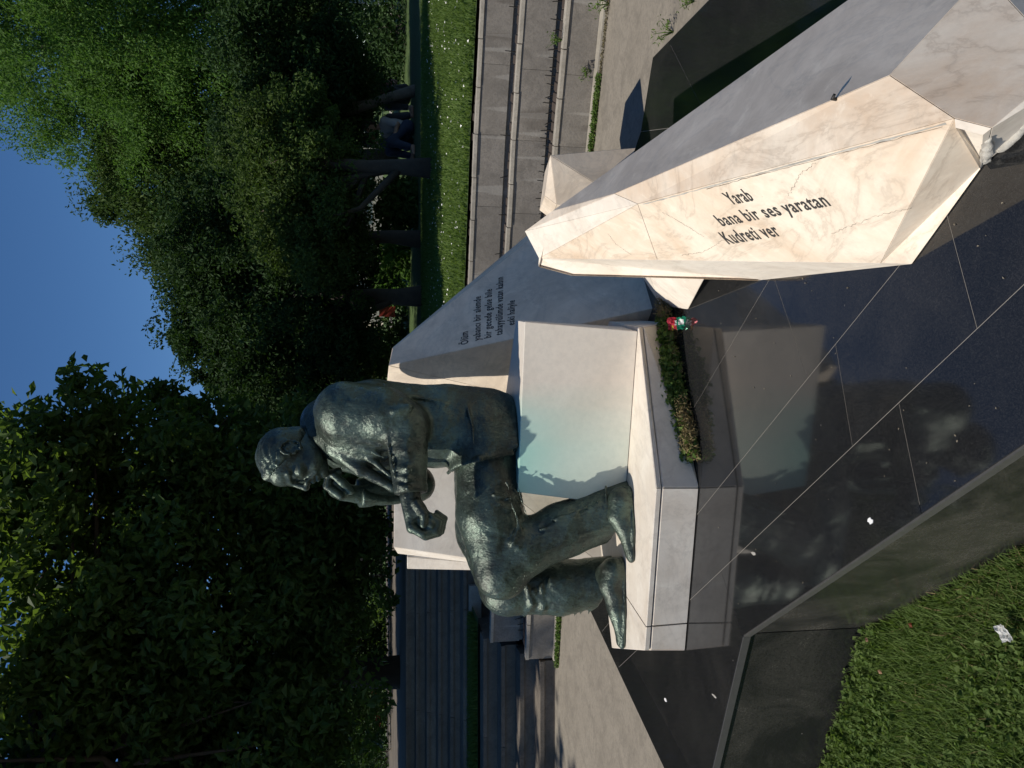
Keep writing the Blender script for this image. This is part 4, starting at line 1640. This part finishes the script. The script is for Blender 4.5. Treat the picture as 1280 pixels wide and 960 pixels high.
def blades(rs, x, y, z, h, w, lean=.5):
    n = len(x)
    a = rs.uniform(0, 2 * math.pi, n)
    d = np.stack([np.cos(a), np.sin(a), np.zeros(n)], 1)
    s = np.stack([-np.sin(a), np.cos(a), np.zeros(n)], 1)
    hh = h * rs.uniform(.45, 1.25, n)
    ln = (lean * rs.uniform(.1, 1.3, n) * hh)[:, None]
    p = np.stack([x, y, np.full(n, z)], 1)
    ww = (w * rs.uniform(.6, 1.3, n))[:, None]
    up = np.array([0, 0, 1.0])
    m = p + up * (hh * .6)[:, None] + d * ln * .35
    e = p + up * hh[:, None] * .95 + d * ln
    V = np.stack([p - s * ww, p + s * ww, m + s * ww * .8, e, m - s * ww * .8], 1)
    return V.reshape(-1, 3), n


def grass(name, label, poly, z, n, h, w, mat, seed, avoid=None, bbox=None, lean=.6, density=None):
    rs = np.random.RandomState(seed)
    P = np.array([p[:2] for p in poly])
    lo, hi = (P.min(0), P.max(0)) if bbox is None else (np.array(bbox[0]), np.array(bbox[1]))
    x, y = rs.uniform(lo[0], hi[0], n), rs.uniform(lo[1], hi[1], n)
    k = inside(x, y, poly)
    if avoid: k &= ~inside(x, y, avoid)
    if density is not None:
        q = vnoise(np.stack([x * density, y * density, np.full(n, 1.5)], 1), seed)
        k &= rs.rand(n) < np.clip((q - .25) * 2.2, .12, 1)
    x, y = x[k], y[k]
    V, m = blades(rs, x, y, z, h, w, lean)
    i0 = np.arange(m)[:, None] * 5
    F = np.concatenate([i0 + np.array([[0, 1, 2]]), i0 + np.array([[0, 2, 4]]), i0 + np.array([[4, 2, 3]])])
    o = put(name, mesh_np(name, V, F, mat))
    tag(o, label, None, None, 'stuff')
    return o


ol = [(p.x, p.y) for p in outline]
fg = [(-2.6, 3.3), (-2.6, -1), (1.2, -1), (1.2, 2.6)]
grass('front_lawn', 'lush green lawn in the lower left in front of the granite plinth', fg, -.03, 260000, .058, .0019, GRASS, 1, ol, ((-2.3, .6), (.6, 3.0)), .8)
grass('dry_grass', 'dry straw blades scattered in the front lawn', fg, -.03, 34000, .05, .0016, GRASS_DRY, 2, ol, ((-2.0, .6), (.6, 2.4)), 1.1, 3.0)
rs = np.random.RandomState(9)
n = 30000
x, y = rs.uniform(-2.2, .6, n), rs.uniform(.6, 3.0, n)
k = inside(x, y, fg) & ~inside(x, y, ol)
q = vnoise(np.stack([x * 2.6, y * 2.6, x * 0], 1), 4)
k &= rs.rand(n) < np.clip((q - .35) * 3, 0, 1)
cc = np.stack([x[k], y[k], np.full(k.sum(), .005) + rs.rand(k.sum()) * .03], 1)
V_, F_ = leaf_cloud(rs, cc, np.full((len(cc), 3), .006), len(cc) * 2, .017, .85, 0, .9)
tag(put('clover', mesh_np('clover', V_, F_, GRASS)), 'clover leaves growing through the front lawn', None, None, 'stuff')
lawn_poly = [(p[0], p[1]) for p in [(9, 3.6)] + lawn_pts + [(-.55, 13), (9, 13)]]
grass('lawn_grass', 'sunlit lawn grass above the seating steps', lawn_poly, ZL, 170000, .05, .006, GRASS, 3, None, ((-.6, 5.0), (6.5, 12.6)), .8)
n = 900
x, y = rs.uniform(-.4, 6, n), rs.uniform(5.5, 11.2, n)
k = inside(x, y, lawn_poly)
cc = np.stack([x[k], y[k], np.full(k.sum(), ZL + .05)], 1)
V_, F_ = leaf_cloud(rs, cc, np.full((len(cc), 3), .002), len(cc), .022, .9, 0, 2.5)
tag(put('daisies', mesh_np('daisies', V_, F_, DAISY)), 'small white daisies dotting the sunlit lawn', None, None, 'stuff')
grass('side_grass', 'patch of grass between the pavement and the plinth at the left', [(-1.62, 3.30), (-1.75, 2.99), (-2.6, 3.1), (-2.6, 3.55), (-1.85, 3.6)], ZV, 16000, .06, .003, GRASS, 5, ol)
grass('strip_grass', 'grass strip between the two dark stairs', [(-6, 8.02), (-2.25, 8.02), (-2.25, 8.45), (-6, 8.45)], .583, 16000, .06, .004, GRASS, 6)


# weeds along the kerb and in step joints
def weed_band(name, label, pts, n, size, spread, mat, seed, hz=.04):
    rs = np.random.RandomState(seed)
    P = np.array(pts)
    V, F = leaf_cloud(rs, P, np.full((len(P), 1), 1.0) * np.array([spread]), n, size, .5, 0, .2)
    return tag(put(name, mesh_np(name, V, F, mat)), label, None, None, 'stuff')


kp = [(p.x, p.y, ZV + .015) for p, tt in along(offset_line(BASE, -.125), .02) if p.x < 4.5 and vnoise(np.array([[p.x * 2.2, p.y * 2.2, .5]]), 3)[0] > .38]
weed_band('kerb_weeds', 'low green weeds along the foot of the kerb', kp, 9000, .022, (.02, .018, .014), WEED, 3)
bm_pts = [(p.x, p.y, ZV + .01) for p, tt in along(offset_line(BASE, -.125), .03) if p.x < 4.5]
weed_band('kerb_moss', 'dry brown moss along the foot of the kerb', bm_pts, 6000, .014, (.02, .016, .004), plain('dry_moss', (.12, .10, .05), .9, var=.5), 4)


def weed_plant(label, p, h, n, seed, group='weeds on the seating steps'):
    rs = np.random.RandomState(seed)
    t = thing('weed_plant', label, 'weed', tuple(p), group)
    bm = bmesh.new()
    tips = []
    for i in range(n):
        a = rs.uniform(0, 6.28)
        e_ = Vector(p) + Vector((math.cos(a) * h * .55, math.sin(a) * h * .45, h * rs.uniform(.5, 1)))
        add_tube(bm, [Vector(p), (Vector(p) + e_) / 2 + Vector((0, 0, h * .15)), e_], [.003, .002, .001], 4)
        tips += [np.array((Vector(p) + e_) / 2 + Vector((0, 0, h * .15))), np.array(e_)]
    from_bm('stems', bm, WEED, t)
    V, F = leaf_cloud(rs, np.array(tips), np.full((len(tips), 3), h * .16), n * 7, h * .26, .3)
    put('leaves', mesh_np('leaves', V, F, WEED), t)


wl = [(G(960 - 5, 762, ZV), .20, 'bushy weed at the right end of the kerb'), (G(960 - 50, 703, .305), .16, 'leafy weed growing from the lowest coping'), (G(960 - 88, 741, ZV + .03), .17, 'weed at the foot of the lowest step, right of two dark stains'),
      (G(960 - 180, 728, ZV + .03), .19, 'weed at the foot of the lowest step beside the marble shard'), (G(960 - 82, 632, .56), .12, 'small weed in the row of bricks on the middle step'), (G(960 - 196, 672, .32), .12, 'small weed among the iron spikes'),
      (G(960 - 232, 668, .32), .10, 'tiny weed among the iron spikes near the shard'), (G(960 - 40, 842, ZV), .16, 'weed against the back edge of the granite plinth'), (G(960 - 2, 868, ZV), .14, 'weed at the right end of the granite plinth')]
for i, (p, h, lab) in enumerate(wl):
    weed_plant(lab, np.array(p), h * .6, 7, 300 + i)

# =================================================================== SMALL THINGS
# weeds in the gap beside the base block
wa_, wb_ = G(572, 838, ZP), G(392, 873, ZP)
rs = np.random.RandomState(12)
t_ = rs.rand(420)
t_ = t_[(rs.rand(420) < .35 + .65 * np.sin(np.clip(t_ * 1.15, 0, 1) * 3.1))]
L_n = Vector((wb_ - wa_)).normalized()
side_n = np.array([-L_n.y, L_n.x, 0])
if side_n[1] > 0: side_n = -side_n
P_ = np.array(wa_)[None] + t_[:, None] * np.array(wb_ - wa_)[None] + side_n[None] * (rs.rand(len(t_))[:, None] * .045 - .035) + np.array([0, 0, 1])[None] * (.012 + .075 * rs.rand(len(t_))[:, None] * np.sin(np.clip(t_, .05, .9) * 3.1)[:, None])
V_, F_ = leaf_cloud(rs, P_, np.full((len(P_), 3), .016), 3400, .019, .7, 0, .3)
tag(put('gap_weeds', mesh_np('gap_weeds', V_, F_, WEED)), 'green weeds filling the gap beside the marble base block', None, None, 'stuff')
t2 = np.concatenate([.72 + .30 * rs.rand(110), -.08 + .12 * rs.rand(50), rs.rand(40)])
P_ = np.array(wa_)[None] + t2[:, None] * np.array(wb_ - wa_)[None] + side_n[None] * (rs.rand(len(t2))[:, None] * .05 - .02) + np.array([0, 0, 1])[None] * (.008 + .04 * rs.rand(len(t2))[:, None])
V_, F_ = leaf_cloud(rs, P_, np.full((len(P_), 3), .012), 3600, .020, .14, 0, .2)
tag(put('dry_weeds', mesh_np('dry_weeds', V_, F_, GRASS_DRY)), 'dry straw coloured weeds at the ends of the gap', None, None, 'stuff')


def crumple(name, c, ax, ay, n1, n2, amp, seed, mats, matfun, parent=None, thick=.0006):
    rs = np.random.RandomState(seed)
    c, ax, ay = Vector(c), Vector(ax), Vector(ay)
    nn = ax.cross(ay).normalized()
    bm = bmesh.new()
    g = [[None] * (n2 + 1) for _ in range(n1 + 1)]
    for i in range(n1 + 1):
        for j in range(n2 + 1):
            u, w = i / n1 * 2 - 1, j / n2 * 2 - 1
            d = amp * rs.normal() + amp * 1.3 * math.sin(3 * u + seed) * math.cos(2.2 * w)
            g[i][j] = bm.verts.new(c + ax * u * (1 + .06 * rs.normal()) + ay * w * (1 + .04 * rs.normal()) + nn * d)
    for i in range(n1):
        for j in range(n2):
            f = bm.faces.new((g[i][j], g[i + 1][j], g[i + 1][j + 1], g[i][j + 1]))
            f.material_index = matfun(i / n1, j / n2)
    bmesh.ops.solidify(bm, geom=bm.faces[:], thickness=thick)
    me = bpy.data.meshes.new(name)
    bm.to_mesh(me)
    bm.free()
    for m in mats: me.materials.append(m)
    return put(name, me, parent, None if parent else c)


wp = D(556, 848, G(556, 848, ZP).y - .055)
PINK = plain('red_wrapper_foil', (.62, .06, .09), .25, .2, .3, 60)
GREENF = plain('green_wrapper_foil', (.02, .30, .17), .25, .2, .3, 60)
WHITEF = plain('white_wrapper_print', (.8, .8, .78), .3)
YELF = plain('yellow_wrapper_print', (.7, .5, .05), .3)


def wrap_mat(u, w):
    if w > .54: return 2 if (.25 < u < .7 and .58 < w < .66) else (3 if (u < .35 and .70 < w < .8) else 0)
    return 2 if (.3 < u < .75 and .2 < w < .42) else 1


tag(crumple('sweet_wrapper', wp, Vector((.023, -.006, .005)), Vector((-.003, .024, .032)), 8, 12, .0028, 3, [PINK, GREENF, WHITEF, YELF], wrap_mat),
    'crumpled red and green sweet wrapper lying on the weeds beside the marble base', 'wrapper')
tag(crumple('paper_scrap', G(168, 1254, .05), Vector((.018, .007, .008)), Vector((-.006, .012, .005)), 6, 6, .003, 8, [PAPER], lambda u, w: 0),
    'crumpled white paper scrap lying on the front lawn', 'paper')
# fallen petals and crumbs
pet = [(945 - 0, 0)]
for i, (U, V, z) in enumerate(((178, 1138, .03), (160, 1083, .03), (120, 1100, .03))):
    tag(crumple('fallen_petal', G(U, V, z), Vector((.006, .0015, .002)), Vector((-.0015, .005, .001)), 2, 2, .0015, 20 + i, [plain('petal_%s' % 'abcde'[i], ((.40, .14, .08), (.42, .24, .16), (.38, .22, .12))[i], .7)], lambda u, w: 0),
        ('small orange red petal on the front lawn near the plinth corner', 'pale pink petal on the front lawn beside the plinth wall', 'brown dry petal on the lawn at the left')[i], 'petal', group='petals fallen on the front lawn')
# droppings and dust crumbs on the granite
def blot(name, label, U, V, r, mat, seed, el=1.6):
    rs = np.random.RandomState(seed)
    c = G(U, V, ZP + .0004)
    bm = bmesh.new()
    pts = []
    for k in range(12):
        a = k / 12 * 6.283
        q = r * (1 + .12 * rs.normal())
        pts.append(Vector((c.x + math.cos(a) * q, c.y + math.sin(a) * q * el, c.z)))
    poly_prism(bm, pts, (0, 0, .0012))
    return tag(from_bm(name, bm, mat, None, False, c), label, 'dropping', 'bird droppings on the granite')


blot('bird_dropping', 'white bird dropping on the granite in front of the base block', 309, 1088, .007, PAPER, 1)
blot('bird_dropping', 'small pale dropping near the front edge of the granite', 268, 942, .005, MORTAR, 2, 3.2)
blot('bird_dropping', 'pale streak of dropping on the left wing of the granite', 85, 832, .006, PAPER, 3, 2.5)
blot('bird_dropping', 'thin pale dropping near the left edge strip of the granite', 90, 893, .004, MORTAR, 4, 5)
rs = np.random.RandomState(31)
cc = []
while len(cc) < 130:
    U, V = rs.uniform(180, 760), rs.uniform(840, 1270)
    p = G(U, V, ZP)
    if inside(np.array([p.x]), np.array([p.y]), ol)[0]: cc.append((p.x, p.y, ZP + .002))
cc = np.array(cc)
V_, F_ = leaf_cloud(rs, cc, np.full((len(cc), 3), .0005), len(cc), .0042, .6, 0, 3, .6)
tag(put('crumbs', mesh_np('crumbs', V_, F_, plain('pale_crumbs', (.22, .185, .13), .9, var=.6, scale=300))), 'pale crumbs and bits of dry leaf on the granite', None, None, 'stuff')


# cracks, mortar and the iron stub on the large slab
def ribbon(name, pix, p, n, w, mat, parent, seed, rise=.0006):
    rs = np.random.RandomState(seed)
    pts = [onplane(U, V, p, n) for U, V in pix]
    fine = []
    for a, b2 in zip(pts, pts[1:]):
        for k in range(6): fine.append(a + (b2 - a) * (k / 6) + Vector(rs.normal(0, .0022, 3)) * (0 < k))
    fine.append(pts[-1])
    bm = bmesh.new()
    prev = None
    for i, q in enumerate(fine):
        t = (fine[min(i + 1, len(fine) - 1)] - fine[max(i - 1, 0)]).normalized()
        s_ = n.cross(t).normalized()
        ww = w * (.35 + .9 * rs.rand())
        q = onplane_pt(q, p, n) + n * rise
        cur = (bm.verts.new(q - s_ * ww), bm.verts.new(q + s_ * ww))
        if prev: bm.faces.new((prev[0], prev[1], cur[1], cur[0]))
        prev = cur
    return from_bm(name, bm, mat, parent)


def onplane_pt(q, p, n): return q - n * (q - p).dot(n)


CRACK = plain('dark_crack', (.09, .065, .045), .9, var=.4)
nTx = nT
def ribbon3(name, pts, p, n, w, mat, parent, seed, jit=.0016):
    rs = np.random.RandomState(seed)
    bm = bmesh.new()
    prev = None
    N_ = 40
    for i in range(N_ + 1):
        f = i / N_ * (len(pts) - 1)
        k = min(int(f), len(pts) - 2)
        q = pts[k] + (pts[k + 1] - pts[k]) * (f - k)
        t = (pts[k + 1] - pts[k]).normalized()
        s_ = n.cross(t).normalized()
        q = onplane_pt(q + s_ * rs.normal(0, jit), p, n) + n * .00035
        ww = w * (.3 + 1.0 * rs.rand())
        cur = (bm.verts.new(q - s_ * ww), bm.verts.new(q + s_ * ww))
        if prev: bm.faces.new((prev[0], prev[1], cur[1], cur[0]))
        prev = cur
    return from_bm(name, bm, mat, parent)


mid_in = ((I_ + H_) / 2 - (Fp + Gp) / 2)
mid_in = (mid_in - (Gp - Fp).normalized() * mid_in.dot((Gp - Fp).normalized())).normalized()
ribbon3('mortar_seam', [Fp + (Gp - Fp) * .02 + mid_in * .006, Fp + (Gp - Fp) * .98 + mid_in * .006], I_, nT, .0022, MORTAR, slab1, 80, .0006)
ribbon3('crack', [Fp + (Gp - Fp) * .30 + mid_in * .0095, Fp + (Gp - Fp) * .97 + mid_in * .010], I_, nT, .0008, CRACK, slab1, 81, .0008)
for i, (pix, w) in enumerate((([(695, 828), (678, 858), (664, 880)], .0007), ([(700, 1140), (690, 1095), (668, 1040)], .0004), ([(668, 760), (655, 770), (641, 790)], .0006),
                              ([(757, 1020), (742, 1000), (715, 985)], .0005), ([(660, 905), (645, 880), (641, 852)], .0005))):
    ribbon3('crack', [onplane(U, V, I_, nT) for U, V in pix], I_, nT, w, CRACK, slab1, 60 + i)
hook = D(836, 1045, (Bp + (Dp - Bp) * .72).y)
bm = bmesh.new()
nb_ = (Dp - Bp).cross(Gp - Bp).normalized()
if nb_.z < 0: nb_ = -nb_
hk = onplane(836, 1045, Bp, nb_)
add_tube(bm, [hk - nb_ * .004, hk + nb_ * .010, hk + nb_ * .012 + Vector((.006, -.008, -.002))], [.004, .0035, .003], 6)
from_bm('iron_stub', bm, IRON, slab1, True)
# lump of mortar at the broken foot corner
f = Field(np.array(K1) - .25, np.array(K1) + np.array([.40, .25, .3]), .005)
q0 = K1 + (E2 - K1) * .05
kk = [np.array(q0 + (E2 - q0) * t + Vector((-.004, -.004, .006 + .03 * t))) for t in (0, .2, .4, .6, .8, 1)]
f.chain(kk, [.004, .010, .014, .013, .016, .015], .008)
f.chain([np.array(Kf + (K1 - Kf) * .25), np.array(Kf + (K1 - Kf) * .9)], [.004, .010], .008)
f.rough(.016, 34, 5)
f.cut((0, 0, ZP + .001), (0, 0, -1))
sculpt('mortar_patch', f, MORTAR, slab1, 1)


# ---- far things under the trees
def frame_box(name, c, hx, hy, hz, mat, parent):
    bm = bmesh.new()
    add_box(bm, c, (hx, 0, 0), (0, hy, 0), (0, 0, hz))
    return from_bm(name, bm, mat, parent)


c0 = base_at(665, 46, ZL)
house = thing('park_house', 'cream plastered house far off between the dark tree trunks', 'house', c0)
w_ = 4.6
frame_box('wall', (c0[0], c0[1] + 2, ZL + 1.6), w_, 2, 1.6, PLASTER, house)
bm = bmesh.new()
poly_prism(bm, [Vector((c0[0] - w_ - .4, c0[1] - .4, ZL + 3.21)), Vector((c0[0] + w_ + .4, c0[1] - .4, ZL + 3.21)), Vector((c0[0] + w_ - 1, c0[1] + 2, ZL + 4.4)), Vector((c0[0] - w_ + 1, c0[1] + 2, ZL + 4.4))], (0, .15, .15))
from_bm('roof', bm, REDPAINT, house)
for k in range(4):
    x = c0[0] - 3.2 + k * 2.1
    fr = frame_box('window', (x, c0[1] - .02, ZL + 1.5), .55, .03, .7, PLASTER_GREY, house)
    bm = bmesh.new()
    add_box(bm, (x, c0[1] - .055, ZL + 1.5), (.47, 0, 0), (0, .01, 0), (0, 0, .62))
    from_bm('pane', bm, GLASS_DARK, fr)

c0 = base_at(160, 24, ZL)
fence = thing('park_fence', 'low dark rail fence with posts behind the terrace at the left', 'fence', c0)
for k in range(13):
    x = c0[0] - 5.4 + k * .9
    frame_box('post', (x, 24, ZL + .55), .04, .04, .55, IRON, fence)
for z in (.45, .98):
    frame_box('rail', (c0[0], 23.95, ZL + z), 5.6, .012, .035, IRON, fence)
c0 = base_at(955, 22, ZL)
post = thing('lamp_post', 'pale white post at the right edge beyond the lawn', 'post', c0)
bm = bmesh.new(); add_tube(bm, [(c0[0], 22, ZL - .1), (c0[0], 22, ZL + .3), (c0[0], 22, ZL + 1.75)], [.09, .055, .05], 10); from_bm('shaft', bm, WHITEPOST, post, True)
bm = bmesh.new(); add_tube(bm, [(c0[0], 22, ZL + 1.751), (c0[0], 22, ZL + 1.80), (c0[0], 22, ZL + 1.9), (c0[0], 22, ZL + 2.02)], [.06, .14, .15, .05], 12); from_bm('cap', bm, WHITEPOST, post, True)
c0 = base_at(572, 17.5, ZL)
brd = thing('notice_board', 'small red board on two posts beyond the grey slab', 'board', c0)
frame_box('panel', (c0[0], 17.5, ZL + .42), .13, .02, .16, REDPAINT, brd)
for s_ in (-1, 1): frame_box('post', (c0[0] + s_ * .10, 17.53, ZL + .2), .012, .012, .22, IRON, brd)

SKIN = plain('skin', (.36, .21, .14), .6, var=.1)
CLOTH = [plain('blue_cloth', (.03, .04, .075), .8), plain('pale_cloth', (.38, .36, .36), .8), plain('rose_cloth', (.30, .12, .12), .8), plain('dark_cloth', (.03, .03, .035), .8), plain('hair_brown', (.03, .02, .015), .5)]


def seated_person(label, U, Y, rz, top, bottom, seed):
    """sits on the grass with raised knees; body, hair, shirt and trousers"""
    b0 = Vector(base_at(U, Y, ZL))
    t = thing('person', label, 'person', tuple(b0), 'people sitting on the grass')
    cr, sr = math.cos(rz), math.sin(rz)

    def Q(x, y, z): return np.array([b0.x + cr * x - sr * y, b0.y + sr * x + cr * y, b0.z + z])
    lo, hi = np.array(b0) - np.array([.75, .75, .05]), np.array(b0) + np.array([.75, .75, 1.0])
    f = Field(lo, hi, .014)
    f.ell(Q(.03, 0, .78), (.085, .075, .11), .02)
    f.ell(Q(.115, 0, .77), (.02, .014, .022), .012)
    f.cone(Q(0, 0, .58), Q(.01, 0, .70), .05, .048, .03)
    f.ell(Q(-.02, 0, .36), (.10, .15, .24), .05)
    for s_ in (-1, 1):
        f.chain([Q(-.01, s_ * .17, .52), Q(.10, s_ * .24, .30), Q(.34, s_ * .15, .36)], [.05, .04, .03], .03)
        f.ell(Q(.40, s_ * .13, .36), (.05, .03, .025), .02)
        for k in range(4): f.cone(Q(.41, s_ * (.115 + .012 * k), .36), Q(.47, s_ * (.11 + .013 * k), .345), .008, .007, .006)
        f.chain([Q(.02, s_ * .10, .10), Q(.40, s_ * .14, .42), Q(.48, s_ * .13, .05)], [.09, .06, .04], .03)
        f.cone(Q(.47, s_ * .13, .03), Q(.62, s_ * .14, .03), .04, .03, .02)
    sculpt('body', f, SKIN, t)
    f = Field(lo, hi, .014)
    f.ell(Q(.01, 0, .815), (.10, .088, .095), .01)
    f.ell(Q(-.04, 0, .75), (.06, .08, .10), .03)
    f.cut(Q(.075, 0, .80), (cr * .8, sr * .8, -.6))
    sculpt('hair', f, CLOTH[4], t)
    f = Field(lo, hi, .016)
    f.ell(Q(-.02, 0, .34), (.13, .18, .27), .05)
    f.cone(Q(-.01, -.15, .53), Q(-.01, .15, .53), .075, .075, .05)
    for s_ in (-1, 1): f.cone(Q(-.01, s_ * .17, .52), Q(.09, s_ * .23, .33), .068, .058, .03)
    f.rough(.012, 14, seed)
    sculpt('shirt', f, top, t)
    f = Field(lo, hi, .016)
    f.ell(Q(0, 0, .11), (.15, .18, .12), .04)
    for s_ in (-1, 1): f.chain([Q(.02, s_ * .10, .12), Q(.40, s_ * .14, .42), Q(.47, s_ * .13, .10)], [.105, .078, .06], .04)
    f.rough(.012, 14, seed + 1)
    sculpt('trousers', f, bottom, t)


seated_person('person in a pale top sitting on the grass between the dark trunks', 800, 15.2, R(200), CLOTH[1], CLOTH[0], 1)
seated_person('person in a dark blue top sitting on the grass, nearest the straight trunk', 782, 15.6, R(-20), CLOTH[0], CLOTH[3], 2)
seated_person('person in a rose top sitting on the grass farther right', 842, 16.4, R(240), CLOTH[2], CLOTH[3], 3)
